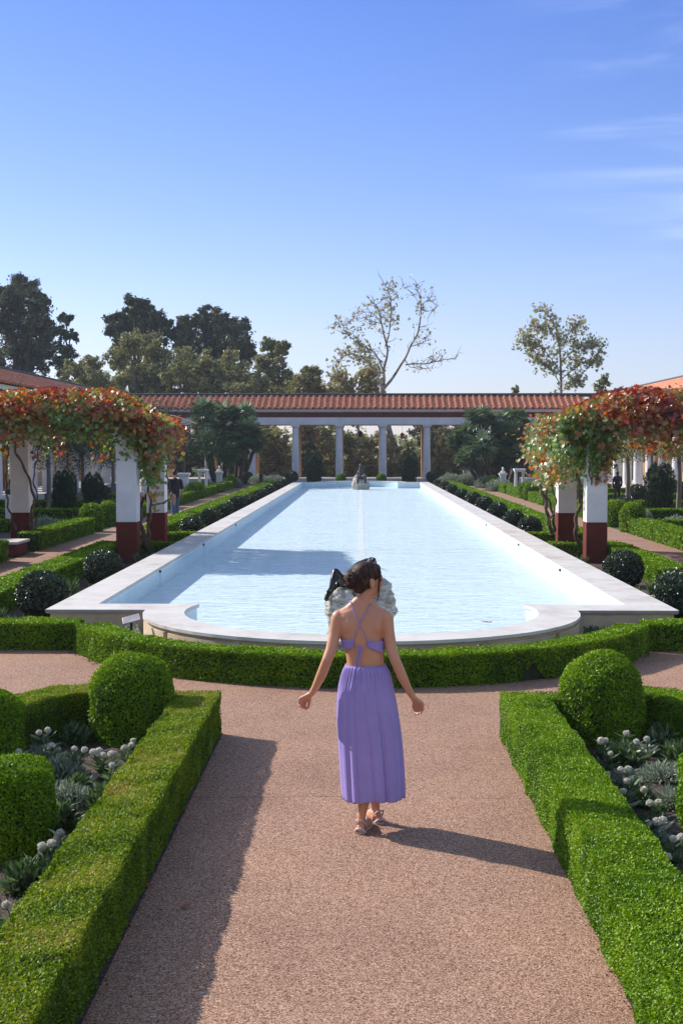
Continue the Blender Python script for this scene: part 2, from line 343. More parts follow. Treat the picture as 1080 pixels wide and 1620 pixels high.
# ------------------------------------------------------------------ sun and sky
SUN_EL = 32.0
sdir = norm(np.array([-.86, .51, 0]));
sdir = np.array([sdir[0] * math.cos(R(SUN_EL)), sdir[1] * math.cos(R(SUN_EL)), math.sin(R(SUN_EL))])
sun = bpy.data.objects.new('sun', bpy.data.lights.new('sun', 'SUN')); COL.objects.link(sun)
sun.data.energy = 4.3; sun.data.angle = R(.5); sun.data.color = (1, .945, .87)
sun.rotation_euler = Vector(sdir).to_track_quat('Z', 'Y').to_euler(); sun.location = (-20, 12, 20)
w = bpy.data.worlds.new('World'); sc.world = w; w.use_nodes = True; nt = w.node_tree
bg = nt.nodes['Background']; sky = nt.nodes.new('ShaderNodeTexSky'); sky.sky_type = 'NISHITA'; sky.sun_disc = False
sky.sun_elevation = R(SUN_EL); sky.sun_rotation = math.atan2(sdir[0], sdir[1])
sky.air_density = 1.0; sky.dust_density = .35; sky.ozone_density = 2.6; sky.altitude = 100
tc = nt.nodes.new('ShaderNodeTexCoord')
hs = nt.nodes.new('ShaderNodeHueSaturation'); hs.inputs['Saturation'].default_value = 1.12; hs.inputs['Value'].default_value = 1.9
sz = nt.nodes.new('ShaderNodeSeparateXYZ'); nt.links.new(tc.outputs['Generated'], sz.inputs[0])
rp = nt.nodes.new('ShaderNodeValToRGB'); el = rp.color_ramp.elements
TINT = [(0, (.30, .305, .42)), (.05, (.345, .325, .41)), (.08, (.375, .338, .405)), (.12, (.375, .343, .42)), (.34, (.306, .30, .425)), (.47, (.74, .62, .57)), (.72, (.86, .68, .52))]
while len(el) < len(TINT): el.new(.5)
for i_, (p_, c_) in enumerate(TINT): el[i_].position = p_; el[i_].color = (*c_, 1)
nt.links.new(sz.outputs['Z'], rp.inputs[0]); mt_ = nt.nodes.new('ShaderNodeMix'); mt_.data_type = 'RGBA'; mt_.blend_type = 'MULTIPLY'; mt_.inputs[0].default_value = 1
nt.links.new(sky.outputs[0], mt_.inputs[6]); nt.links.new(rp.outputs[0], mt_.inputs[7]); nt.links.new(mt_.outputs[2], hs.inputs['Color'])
# thin cirrus, in sky directions
def cloudn(rot, st, sc_, lo, hi, det=6):
    mp = nt.nodes.new('ShaderNodeMapping'); mp.inputs['Rotation'].default_value = rot; mp.inputs['Scale'].default_value = st
    nt.links.new(tc.outputs['Generated'], mp.inputs[0])
    n = nt.nodes.new('ShaderNodeTexNoise'); n.inputs['Scale'].default_value = sc_; n.inputs['Detail'].default_value = det; n.inputs['Distortion'].default_value = .6
    nt.links.new(mp.outputs[0], n.inputs[0])
    mr = nt.nodes.new('ShaderNodeMapRange'); mr.interpolation_type = 'SMOOTHSTEP'; mr.inputs['From Min'].default_value = lo; mr.inputs['From Max'].default_value = hi
    nt.links.new(n.outputs[0], mr.inputs['Value']); return mr
c1 = cloudn((0, R(-8), 0), (1.2, 1.2, 9), 5.0, .42, .80)
sx = nt.nodes.new('ShaderNodeSeparateXYZ'); nt.links.new(tc.outputs['Generated'], sx.inputs[0])
mr = nt.nodes.new('ShaderNodeMapRange'); mr.inputs['From Min'].default_value = .07; mr.inputs['From Max'].default_value = .26; mr.interpolation_type = 'SMOOTHSTEP'; nt.links.new(sx.outputs['X'], mr.inputs['Value'])
mz = nt.nodes.new('ShaderNodeMapRange'); mz.inputs['From Min'].default_value = .09; mz.inputs['From Max'].default_value = .16; nt.links.new(sx.outputs['Z'], mz.inputs['Value'])
ml = nt.nodes.new('ShaderNodeMath'); ml.operation = 'MULTIPLY'; nt.links.new(mr.outputs[0], ml.inputs[0]); nt.links.new(mz.outputs[0], ml.inputs[1])
m2 = nt.nodes.new('ShaderNodeMath'); m2.operation = 'MULTIPLY'; nt.links.new(ml.outputs[0], m2.inputs[0]); nt.links.new(c1.outputs[0], m2.inputs[1])
m3 = nt.nodes.new('ShaderNodeMath'); m3.operation = 'MULTIPLY'; m3.inputs[1].default_value = .17; nt.links.new(m2.outputs[0], m3.inputs[0])
mx = nt.nodes.new('ShaderNodeMix'); mx.data_type = 'RGBA'; nt.links.new(m3.outputs[0], mx.inputs[0]); nt.links.new(hs.outputs[0], mx.inputs[6]); mx.inputs[7].default_value = (8.0, 8.6, 9.4, 1)
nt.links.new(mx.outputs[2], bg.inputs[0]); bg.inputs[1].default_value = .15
sc.view_settings.view_transform = 'Standard'; sc.view_settings.look = 'None'; sc.view_settings.gamma = 1; sc.view_settings.exposure = 0.55
sc.cycles.max_bounces = 8; sc.cycles.transparent_max_bounces = 16; sc.cycles.caustics_reflective = False; sc.cycles.caustics_refractive = False

hz = bpy.data.meshes.new('haze'); hV = [(x, y, z) for z in (-1.2, 34) for x, y in ((-260, -30), (260, -30), (260, 420), (-260, 420))]
hz.from_pydata(hV, [], [(0, 3, 2, 1), (4, 5, 6, 7), (0, 1, 5, 4), (1, 2, 6, 5), (2, 3, 7, 6), (3, 0, 4, 7)]); hm, hnt, ho = nodes('light_haze')
hp_ = hnt.nodes.new('ShaderNodeVolumePrincipled'); hp_.inputs['Color'].default_value = (.86, .92, 1, 1); hp_.inputs['Density'].default_value = HAZE; hnt.links.new(hp_.outputs[0], ho.inputs['Volume'])
hz.materials.append(hm); hzo = bpy.data.objects.new('haze', hz); COL.objects.link(hzo); tag(hzo, 'thin sunlit haze filling the air over the garden', 'haze', kind='stuff')

# ------------------------------------------------------------------ ground, walks, soil
def sheet(name, poly, z, mat):
    V = [(x, y, z) for x, y in poly]; mb = MB(); mb.add(V, [tuple(range(len(V)))]); return tag(mb.build(name, mat), kind='structure')
sheet('ground', [(-1500, -600), (1500, -600), (1500, 2500), (-1500, 2500)], -.012, M['ground'])
sheet('gravel_path', [(-16, -6), (16, -6), (16, 16.02), (-16, 16.02)], 0, M['gravel'])
sheet('path', [(-7.4, 16.03), (-5.5, 16.03), (-5.5, 88), (-7.4, 88)], 0, M['gravel'])
sheet('path', [(5.5, 16.03), (7.4, 16.03), (7.4, 88), (5.5, 88)], 0, M['gravel'])
sheet('planting_soil', [(-5.3, 16.04), (-3.7, 16.04), (-3.7, 80), (-5.3, 80)], .006, M['soil'])
sheet('planting_soil', [(3.7, 16.04), (5.3, 16.04), (5.3, 80), (3.7, 80)], .006, M['soil'])
sheet('planting_soil', [(-14, 22), (-7.6, 22), (-7.6, 88), (-14, 88)], .004, M['soil'])
sheet('planting_soil', [(7.6, 22), (14, 22), (14, 88), (7.6, 88)], .004, M['soil'])
_t = np.linspace(0, math.pi, 30)
sheet('planting_soil', [(3.3 * math.cos(a), 16.02 - .001 - 2.85 * math.sin(a)) for a in _t][::-1], .005, M['soil'])
for s in (-1, 1):
    p = [(s * 1.33, 2.6), (s * 1.33, 10.75), (s * 2.2, 11.05), (s * 2.8, 10.6), (s * 3.05, 9.6), (s * 3.3, 8), (s * 3.4, 2.6)]
    # bed of soil, gently raised, between the near hedges
    sheet('planting_soil', p if s < 0 else p[::-1], .012, M['soil'])

# ------------------------------------------------------------------ pool
Y0, Y1 = 16.03, 75.9; HX = 3.84; CW = .53; RO, RI = 2.62, 2.13; ZC = .40
def outline(hx, y0, y1, r, n=28):
    """closed outline, counter-clockwise from near left corner; r is measured about the points on Y0 / Y1"""
    d = math.sqrt(max(r * r - (y0 - Y0) ** 2, 0))
    a0 = math.atan2(y0 - Y0, -d); 
    P = [(-hx, y0)]
    aa = np.linspace(math.pi - math.asin((y0 - Y0) / r), 2 * math.pi + math.asin((y0 - Y0) / r), n)
    P += [(r * math.cos(a), Y0 + r * math.sin(a)) for a in aa]
    P += [(hx, y0), (hx, y1)]
    P += [(-x, Y0 + Y1 - y) for x, y in P[1:-2]]
    P += [(-hx, y1)]
    return np.array(P)
out_c = outline(HX, Y0, Y1, RO); in_c = outline(HX - CW, Y0 + .62, Y1 - .62, RI)
out_w = outline(HX - .05, Y0 + .05, Y1 - .05, RO - .05 + .002); in_w = outline(HX - CW + .02, Y0 + .60, Y1 - .60, RI + .02)
def strip(mb, A, za, B, zb, mat=0, smooth=False):
    n = len(A); V = np.concatenate([np.c_[A, np.full(n, za)], np.c_[B, np.full(n, zb)]])
    i = np.arange(n); j = (i + 1) % n
    mb.add(V, np.stack([i, j, j + n, i + n], 1), mat, None, smooth)
def fill(mb, A, z, mat=0):
    mb.add(np.c_[A, np.full(len(A), z)], [tuple(range(len(A)))], mat)
pool = empty('reflecting_pool', (0, Y0, 0), 'long rectangular reflecting pool with pale limestone coping and rounded near end', 'pool')
mb = MB(); strip(mb, out_c, ZC, in_c, ZC); strip(mb, out_c, ZC - .034, out_c, ZC); strip(mb, in_c, ZC, in_c, ZC - .045)
oc2 = outline(HX - .02, Y0 + .02, Y1 - .02, RO - .02)
strip(mb, oc2, ZC - .05, out_c, ZC - .034); strip(mb, in_w, ZC - .045, oc2, ZC - .05)
mb.build('coping', M['coping'], pool)
mb = MB(); strip(mb, out_w, -.02, out_w, ZC - .047); mb.build('outer_wall', M['stone'], pool)
# raised stone panels of the rounded end, with gaps between
for i, (a0, a1) in enumerate([(182, 189), (190.5, 213), (215, 241), (243, 297), (299, 325), (327, 349.5), (351, 358)]):
    mb = MB(); aa = np.radians(np.linspace(a0, a1, 14)); r1 = RO - .012; r0 = RO - .06
    A = np.array([(r1 * math.cos(a), Y0 + r1 * math.sin(a)) for a in aa]); B = np.array([(r0 * math.cos(a), Y0 + r0 * math.sin(a)) for a in aa])
    Lp = np.concatenate([A, B[::-1]]); strip(mb, Lp, 0, Lp, .325); fill(mb, Lp, .325); o = mb.build('stone_panel', M['stone'], pool); bevel(o, .012)
mb = MB(); strip(mb, in_w, ZC - .045, in_w, .03); mb.build('inner_wall', M['wallin'], pool)
mb = MB(); fill(mb, in_w, .06); mb.build('pool_floor', M['floor'], pool)
mb = MB(); box(mb, -.08, .08, Y0 + 2, Y1 - 1, .055, .064)  # pale strip along the middle of the floor, crossed by thinner pale strips
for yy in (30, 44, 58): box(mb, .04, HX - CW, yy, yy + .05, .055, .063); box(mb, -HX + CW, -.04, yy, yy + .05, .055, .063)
mb.build('floor_strips', M['floorline'], pool)
for px, py in ((265, 902), (385, 829), (331, 860), (875, 900), (760, 829), (808, 860)):
    q = ground_at(px, py, .345); sgn = -1 if q.x < 0 else 1
    mb = MB(); an = np.arange(10) * math.pi / 5
    V = [(sgn * (HX - CW + .012), q.y + .05 * math.cos(a), .325 + .012 * math.sin(a) * 2) for a in an] + [(sgn * (HX - CW - .01), q.y + .04 * math.cos(a), .325 + .018 * math.sin(a)) for a in an]
    i = np.arange(10); mb.add(V, np.stack([i, (i + 1) % 10, (i + 1) % 10 + 10, i + 10], 1)); mb.add(V[10:], [tuple(range(10))])
    mb.build('water_inlet', M['iron'], pool)
mb = MB(); fill(mb, outline(HX - CW + .018, Y0 + .602, Y1 - .602, RI + .018), .305)
tag(mb.build('water', M['water']), kind='structure')

# ------------------------------------------------------------------ galleries
def column_mesh(h, r=.25, k=40):
    sh = MB(); lathe(sh, (0, 0, 0), [(r, 0), (r * .985, h * .33), (r * .93, h * .66), (r * .85, h - .28)], k, 0, True, .05, 20)
    cp = MB(); lathe(cp, (0, 0, 0), [(r * .87, h - .281), (r * .87, h - .2), (r * .93, h - .19), (r * 1.12, h - .11), (r * 1.12, h - .1)], 28)
    box(cp, -r * 1.15, r * 1.15, -r * 1.15, r * 1.15, h - .1, h - .002)
    return sh, cp
def roof(mb, O, U, Dn, length, slope, pitch=.42, row=.45, mat=0):
    O, U, Dn = map(lambda a: np.array(a, float), (O, U, Dn)); U = norm(U); Dn = norm(Dn); N = np.cross(U, Dn); N = N if N[2] > 0 else -N
    nc = int(length / pitch); nr = int(slope / row); row = slope / nr
    a = np.linspace(0, math.pi, 7)
    def ring(r, s, lift): return [U * (-r * math.cos(t)) + N * (lift + r * .95 * math.sin(t)) + Dn * s for t in a]
    TV = ring(.095, 0, .004) + ring(.125, row + .03, .034) + ring(.10, row + .03, .008)
    TF = [(i, i + 1, i + 8, i + 7) for i in range(6)] + [(i + 7, i + 8, i + 15, i + 14) for i in range(6)]
    PV = [U * -.21 + N * .03, U * -.1 + N * .0, U * .1 + N * 0, U * .21 + N * .03]; PV = PV + [v + Dn * (row + .02) + N * .022 for v in PV] + [v + Dn * (row + .02) for v in PV]
    PF = [(i, i + 1, i + 5, i + 4) for i in range(3)] + [(i + 4, i + 5, i + 9, i + 8) for i in range(3)]
    offs, offp = [], []
    for c in range(nc):
        for q in range(nr):
            j = rng.normal(size=2) * .006
            offs.append(O + U * ((c + .5) * pitch + j[0]) + Dn * (q * row + j[1])); offp.append(O + U * ((c + 1) * pitch) + Dn * (q * row))
    repl(mb, TV, TF, offs, mat, None, True); repl(mb, PV, PF, offp[:-nr] if False else offp, mat)

# far gallery -----------------------------------------------------
GY = 90.0; GB = .27; GT = 3.91
gal = empty('colonnade_gallery', (0, GY, 0), 'long open colonnade with terracotta tiled roof closing the far end of the pool', 'colonnade')
mb = MB(); box(mb, -17.6, 17.6, GY - .45, GY + 4.3, 0, GB); bevel(mb.build('stone_plinth', M['lime'], gal), .02)
shc, cpc = column_mesh(GT - GB)
def columns(par, pts):
    first = None
    for x, y in pts:
        if first is None:
            sh = shc.build('column', M['plaster']); sh.parent = par; cp = cpc.build('capital', M['plaster']); cp.parent = sh; first = sh
        else:
            sh = first.copy(); COL.objects.link(sh); sh.parent = par
            c2 = [c for c in bpy.data.objects if c.parent == first][0].copy(); COL.objects.link(c2); c2.parent = sh
        sh.location = Vector((x, y, GB)) - par.location
columns(gal, [(1.48 * (2 * i + 1), GY) for i in range(-5, 5)])
first = None
for i in range(-5, 5):
    x = 1.48 * (2 * i + 1)
    if first is None:
        mb = MB(); box(mb, -.24, .24, -.24, .24, 0, GT - GB - .14); box(mb, -.3, .3, -.3, .3, GT - GB - .14, GT - GB - .002)
        first = mb.build('pier', M['ochre']); first.parent = gal; bevel(first, .012); p_ = first
    else:
        p_ = first.copy(); COL.objects.link(p_); p_.parent = gal
    p_.location = Vector((x, GY + 3.4, GB)) - gal.location
mb = MB(); box(mb, -15.4, 15.4, GY - .29, GY + .29, GT, GT + .49); bevel(mb.build('architrave', M['plaster'], gal), .015)
mb = MB(); box(mb, -15.4, 15.4, GY + 3.1, GY + 3.7, GT, GT + .3); mb.build('rear_beam', M['ochre'], gal)
mb = MB(); box(mb, -15.4, 15.4, GY - .27, GY + .27, GT + .492, GT + .84); mb.build('frieze', M['maroon'], gal)
mb = MB(); box(mb, -15.6, 15.6, GY - .34, GY + .34, GT + .842, GT + .9); box(mb, -15.7, 15.7, GY - .46, GY + .34, GT + .902, GT + 1.03); bevel(mb.build('cornice', M['plaster'], gal), .02)
mb = MB(); box(mb, -15.3, 15.3, GY + .3, GY + 3.1, GT + .3, GT + .34); mb.build('ceiling', M['wood'], gal)
mb = MB(); e0 = np.array([-15.2, GY - .62, GT + 1.07]); r0 = np.array([-15.2, GY + 1.75, GT + 2.0]); r0b = r0.copy()
roof(mb, r0, (1, 0, 0), e0 - r0, 30.4, np.linalg.norm(e0 - r0), .42, .42)
e1 = np.array([-15.2, GY + 4.0, GT + 1.07]); roof(mb, r0, (1, 0, 0), e1 - r0, 30.4, np.linalg.norm(e1 - r0), .42, .6)
mb.build('tile_roof', M['terra'], gal)
mb = MB(); tube(mb, [(-16.5, GY + 1.75, GT + 2.07), (16.5, GY + 1.75, GT + 2.07)], .13, 10); mb.build('ridge_cap', M['ridge'], gal)
mb = MB(); V = [(-15.3, GY - .5, GT + 1.03), (15.3, GY - .5, GT + 1.03), (15.3, GY + 1.75, GT + 1.93), (-15.3, GY + 1.75, GT + 1.93), (-15.3, GY + 3.9, GT + 1.03), (15.3, GY + 3.9, GT + 1.03)]
mb.add(V, [(0, 1, 2, 3), (3, 2, 5, 4)]); mb.build('roof_deck', M['wood'], gal)
# rail between the rear piers
rail = empty('railing', (0, GY + 3.9, GB), 'thin dark iron railing running behind the far colonnade', 'railing')
mb = MB(); tube(mb, [(-15, GY + 3.9, GB + .95), (15, GY + 3.9, GB + .95)], .03, 6); tube(mb, [(-15, GY + 3.9, GB + .1), (15, GY + 3.9, GB + .1)], .02, 6); mb.build('handrail', M['iron'], rail)
mb = MB(); box(mb, -.009, .009, -.009, .009, .1, .95); TV = mb.c[0][0]; TF = mb.c[0][1]
mb = MB(); repl(mb, TV, TF, [(x, GY + 3.9, GB) for x in np.arange(-15, 15, .16)]); tag(mb.build('balusters', M['iron'], rail), kind='stuff')
# hanging lanterns
for px, py, lab in ((636, 690, 'small terracotta lantern hanging in the bay right of centre of the far colonnade'), (502, 691, 'small terracotta lantern hanging in the bay left of centre of the far colonnade'), (570, 687, 'small dark lantern hanging in the middle bay of the far colonnade')):
    q = at(px, py, GY + 2); L_ = empty('hanging_lantern', (q.x, q.y, q.z), lab, 'lantern', 'lanterns hanging in the far colonnade')
    mt = M['iron'] if px == 570 else M['lantern']
    mb = MB(); lathe(mb, (q.x, q.y, q.z - .2), [(.03, 0), (.14, .03), (.16, .2), (.13, .3)], 8, 0, False); lathe(mb, (q.x, q.y, q.z - .2), [(.19, .3), (.06, .42), (.02, .46)], 8, 0, False); mb.build('lantern_body', mt, L_)
    mb = MB(); tube(mb, [(q.x, q.y, q.z + .25), (q.x, q.y, GT + .3)], .008, 4); mb.build('chain', M['iron'], L_)

# unseen villa added behind the viewpoint; its front bounces sun onto camera-facing surfaces
vl = empty('villa', (0, -16, 0), 'pale two-storey villa added unseen behind the viewpoint to bounce sunlight down the walk', 'villa')
mb = MB(); box(mb, -19, 19, -26, -16, 0, 10.5); bevel(mb.build('wall', M['plaster'], vl), .03)
mb = MB(); box(mb, -19.6, 19.6, -26.5, -15.4, 10.502, 11.1); mb.build('cornice', M['plaster'], vl)
for i in range(-4, 5):
    mb = MB(); box(mb, i * 4 - .6, i * 4 + .6, -16.02, -15.95, 6.2, 8.4); mb.build('window', M['ochre'], vl)
    if i: mb = MB(); box(mb, i * 4 - .7, i * 4 + .7, -16.02, -15.95, .3, 3.6); mb.build('door', M['maroon'], vl)
# side galleries --------------------------------------------------
def side_gallery(s, lab):
    ya, yb = 8.0, GY + 1.2; g = empty('side_gallery', (s * 15, ya, 0), lab, 'colonnade')
    X = lambda a, b: (min(s * a, s * b), max(s * a, s * b))
    mb = MB(); box(mb, *X(14.5, 19), ya, GY - .5, 0, GB); bevel(mb.build('stone_plinth', M['lime'], g), .02)
    columns(g, [(s * 15, GY - 2.96 * (i + 1)) for i in range(27)])
    mb = MB(); box(mb, *X(14.72, 15.28), ya, GY - .3, GT, GT + .49); mb.build('architrave', M['plaster'], g)
    mb = MB(); box(mb, *X(14.74, 15.26), ya, GY - .3, GT + .492, GT + .84); mb.build('frieze', M['maroon'], g)
    mb = MB(); box(mb, *X(14.55, 15.3), ya, GY - .47, GT + .842, GT + 1.03); mb.build('cornice', M['plaster'], g)
    e = np.array([s * 14.4, ya, GT + 1.07]); r = np.array([s * 17.1, ya, GT + 2.12]); e2 = np.array([s * 19.6, ya, GT + 1.07])
    mb = MB(); roof(mb, r, (0, 1, 0), e - r, GY - .5 - ya, np.linalg.norm(e - r), .42, .42); roof(mb, r, (0, 1, 0), e2 - r, GY - ya, np.linalg.norm(e2 - r), .42, .6); mb.build('tile_roof', M['terra'], g)
    mb = MB(); tube(mb, [(s * 17.1, ya, GT + 2.18), (s * 17.1, GY + 1.75, GT + 2.18)], .13, 10); mb.build('ridge_cap', M['ridge'], g)
    mb = MB(); V = [(s * 14.5, ya, GT + 1.03), (s * 14.5, GY - .5, GT + 1.03), (s * 17.1, GY + 1, GT + 2.05), (s * 17.1, ya, GT + 2.05), (s * 19.5, GY + 1, GT + 1.03), (s * 19.5, ya, GT + 1.03)]
    mb.add(V, [(0, 1, 2, 3), (3, 2, 4, 5)]); mb.build('roof_deck', M['wood'], g)
    # rear wall with real openings between ochre piers
    y = ya; wl = MB(); pr0 = None
    while y < GY - 1:
        box(wl, *X(18.3, 18.6), y, y + 1.25, GB, GT); 
        if pr0 is None:
            pr = MB(); box(pr, -.075, .075, -.275, .275, 0, GT - GB); pr0 = pr.build('pilaster', M['ochre']); pr0.parent = g; pp = pr0
        else: pp = pr0.copy(); COL.objects.link(pp)
        pp.location = (s * 18.225 - g.location.x, y + .625 - g.location.y, GB)
        box(wl, *X(18.3, 18.6), y + 1.25, y + 2.96, GB, GB + .75); box(wl, *X(18.3, 18.6), y + 1.25, y + 2.96, GT - .6, GT); y += 2.96
    box(wl, *X(18.3, 18.6), ya, GY, GT + .002, GT + .9)
    wl.build('rear_wall', M['cream'], g); 
side_gallery(-1, 'roofed side colonnade along the left edge of the garden, in shade')
side_gallery(1, 'roofed side colonnade along the right edge of the garden with sunlit cream wall')
# ------------------------------------------------------------------ hedges
def ribbon(pts, w, closed=False):
    P = np.asarray(pts, float); n = len(P); Lf, Rt = [], []
    for i in range(n):
        d0 = norm(P[i] - P[i - 1]) if i > 0 else None; d1 = norm(P[i + 1] - P[i]) if i < n - 1 else None
        if d0 is None: d0 = d1
        if d1 is None: d1 = d0
        n0 = np.array([-d0[1], d0[0]]); n1 = np.array([-d1[1], d1[0]]); m = norm(n0 + n1); k = min(1 / max(np.dot(m, n0), .3), 2.5)
        Lf.append(P[i] + m * w / 2 * k); Rt.append(P[i] - m * w / 2 * k)
    return np.array(Lf), np.array(Rt)
def hedge_mb(pts, w, h, leaf, cover=2.3, seed=1, dark=False, notch=None, aspect=.62, top_tone=.1):
    g = np.random.default_rng(seed); mb = MB()
    Lf, Rt = ribbon(pts, w); L2, R2 = ribbon(pts, w - .07)
    z3 = lambda a, z: np.array([a[0], a[1], z])
    quads = []
    for i in range(len(Lf) - 1):
        quads.append((z3(Lf[i], h), z3(Rt[i], h), z3(Rt[i + 1], h), z3(Lf[i + 1], h), (0, 0, 1)))
        for A, sgn in ((Lf, 1), (Rt, -1)):
            d = norm(A[i + 1] - A[i]); nn = np.array([-d[1], d[0], 0]) * sgn
            quads.append((z3(A[i], 0), z3(A[i], h), z3(A[i + 1], h), z3(A[i + 1], 0), nn))
    d = norm(np.array(pts[0]) - np.array(pts[1])); quads.append((z3(Lf[0], 0), z3(Rt[0], 0), z3(Rt[0], h), z3(Lf[0], h), (d[0], d[1], 0)))
    d = norm(np.array(pts[-1]) - np.array(pts[-2])); quads.append((z3(Lf[-1], 0), z3(Rt[-1], 0), z3(Rt[-1], h), z3(Lf[-1], h), (d[0], d[1], 0)))
    la = leaf * leaf * aspect * .45
    PP, NN, TT = [], [], []
    cen = np.array(pts, float).mean(0)
    for a, b, c, dd, nn in quads:
        ar = .5 * np.linalg.norm(np.cross(b - a, c - a)) + .5 * np.linalg.norm(np.cross(c - a, dd - a))
        n = int(ar * cover / la) + 1; u = g.random((n, 1)); v = g.random((n, 1))
        p = (a * (1 - u) + b * u) * (1 - v) + (dd * (1 - u) + c * u) * v; nrm = np.tile(np.asarray(nn, float), (n, 1))
        istop = nn[2] > .5
        # dip towards edges so arrises are soft
        e = np.minimum(v, 1 - v)[:, 0] * 0
        p = p + nrm * ((wob(p, 3.1) * .020 + wob(p + 9, 9.0) * .010) * min(h / .35, 1.3))[:, None]
        if istop:
            ed = np.minimum(u, 1 - u)[:, 0] * w; p[:, 2] -= np.maximum(0, .03 - ed) ** 2 * 16
        else: p[:, 2] += np.where(p[:, 2] > h - .05, 0, 0)
        p -= nrm * (g.random((n, 1)) ** 1.6 * leaf * 1.3); stick = g.random(n) < .012; p[stick] += nrm[stick] * leaf * .8
        nr = norm(nrm + np.array([0, 0, .25 if not istop else 0]))
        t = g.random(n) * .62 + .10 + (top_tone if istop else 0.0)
        if notch is not None and not istop:
            for (nx, ny, rad) in notch:
                dist = np.hypot(p[:, 0] - nx, p[:, 1] - ny) + p[:, 2] * .8; k_ = dist > rad; p, nr, t = p[k_], nr[k_], t[k_]
        PP.append(p); NN.append(nr); TT.append(t)
    P = np.concatenate(PP); leaves(mb, P, np.concatenate(NN), leaf, leaf * aspect, 0, KITE, .55, np.concatenate(TT), .35, g)
    for i in range(len(L2) - 1):
        hh = h - .04
        V = [z3(L2[i], 0), z3(R2[i], 0), z3(R2[i + 1], 0), z3(L2[i + 1], 0), z3(L2[i], hh), z3(R2[i], hh), z3(R2[i + 1], hh), z3(L2[i + 1], hh)]
        mb.add(V, [(4, 5, 6, 7), (0, 4, 7, 3), (1, 2, 6, 5)] + ([(0, 1, 5, 4)] if i == 0 else []) + ([(3, 7, 6, 2)] if i == len(L2) - 2 else []), 1, .2)
    return mb
_hs = [100]
def hedge(name, label, pts, w, h, leaf, group=None, cover=2.3, mat='box', **k):
    _hs[0] += 1; mb = hedge_mb(pts, w, h, leaf, cover, _hs[0], **k)
    o = mb.build(name, [M[mat], M['twig']], origin=(pts[0][0], pts[0][1], 0)); return tag(o, label, 'hedge', group)
NG = 'clipped box hedges around the flower beds beside the walk'
bedpts = lambda s: [(s * 1.335, 3.2), (s * 1.335, 5.5), (s * 1.335, 8), (s * 1.335, 10.72), (s * 1.75, 10.74), (s * 2.2, 11.02), (s * 2.5, 10.92), (s * 2.72, 10.45), (s * 2.95, 9.7), (s * 3.1, 8.8), (s * 3.2, 7.5), (s * 3.3, 5)]
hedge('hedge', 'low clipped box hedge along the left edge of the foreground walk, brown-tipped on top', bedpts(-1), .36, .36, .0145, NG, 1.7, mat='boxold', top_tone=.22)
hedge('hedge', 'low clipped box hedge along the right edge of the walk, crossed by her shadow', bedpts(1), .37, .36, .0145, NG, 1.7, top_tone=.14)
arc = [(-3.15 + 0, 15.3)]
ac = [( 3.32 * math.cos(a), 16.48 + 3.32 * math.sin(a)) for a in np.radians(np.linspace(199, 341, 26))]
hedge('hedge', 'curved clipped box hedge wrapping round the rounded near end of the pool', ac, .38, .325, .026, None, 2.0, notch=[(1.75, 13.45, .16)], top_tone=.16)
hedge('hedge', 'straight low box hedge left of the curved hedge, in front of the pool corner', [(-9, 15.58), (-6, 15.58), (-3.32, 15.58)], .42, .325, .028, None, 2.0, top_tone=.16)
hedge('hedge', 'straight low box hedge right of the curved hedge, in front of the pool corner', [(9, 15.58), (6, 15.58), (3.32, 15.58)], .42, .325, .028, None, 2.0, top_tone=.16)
# long side hedges
LG = 'long low hedges between the pool shrubs and the side paths'
for s, sd in ((-1, 'left'), (1, 'right')):
    x = s * 5.32
    hedge('hedge', f'long low hedge by the {sd} side path, the stretch nearer than the pergola', [(x, 16.4), (x, 20), (x, 24), (x, 28.2)], .54, .35, .042, LG, 1.9)
    hedge('hedge', f'long low hedge by the {sd} side path, the stretch beyond the pergola', [(x, 32.3), (x, 45), (x, 60), (x, 80)], .54, .35, .065, LG, 1.8)
    for y, wd in ((28.45, 'nearer'), (31.9, 'farther')):
        hedge('hedge', f'short low cross hedge at the {sd} pergola posts, the {wd} of two', [(s * 3.95, y), (s * 5.6, y)], .42, .33, .045, 'short cross hedges at the pergola posts', 1.9)
    # outer hedges of the side path
    i = 0
    for (a, b) in ((17.5, 27.6), (30.3, 36.6), (41, 46.4), (47.6, 53), (54, 58.8), (62.5, 67.6), (68.6, 76.5), (78.4, 86)):
        i += 1
        if a < 20 and s > 0: lab = f'low hedge beyond the {sd} path, nearest of its row'
        else: lab = f'low hedge beyond the {sd} path, {ORD[i-1]} of its row from the front'
        hedge('hedge', lab, [(s * 7.62, a), (s * 7.62, b)], .5, .42, .05 if a < 40 else .065, 'low hedges on the outer side of the side paths', 1.8)
    i = 0
    for y in (37.0, 43.5, 50.5, 58, 66, 74):
        i += 1
        hedge('hedge', f'low hedge running away sideways in the {sd} outer garden, {ORD[i-1]} from the front', [(s * 8.1, y), (s * 13.8, y)], .45, .36, .065, 'sideways low hedges in the outer gardens', 1.6)

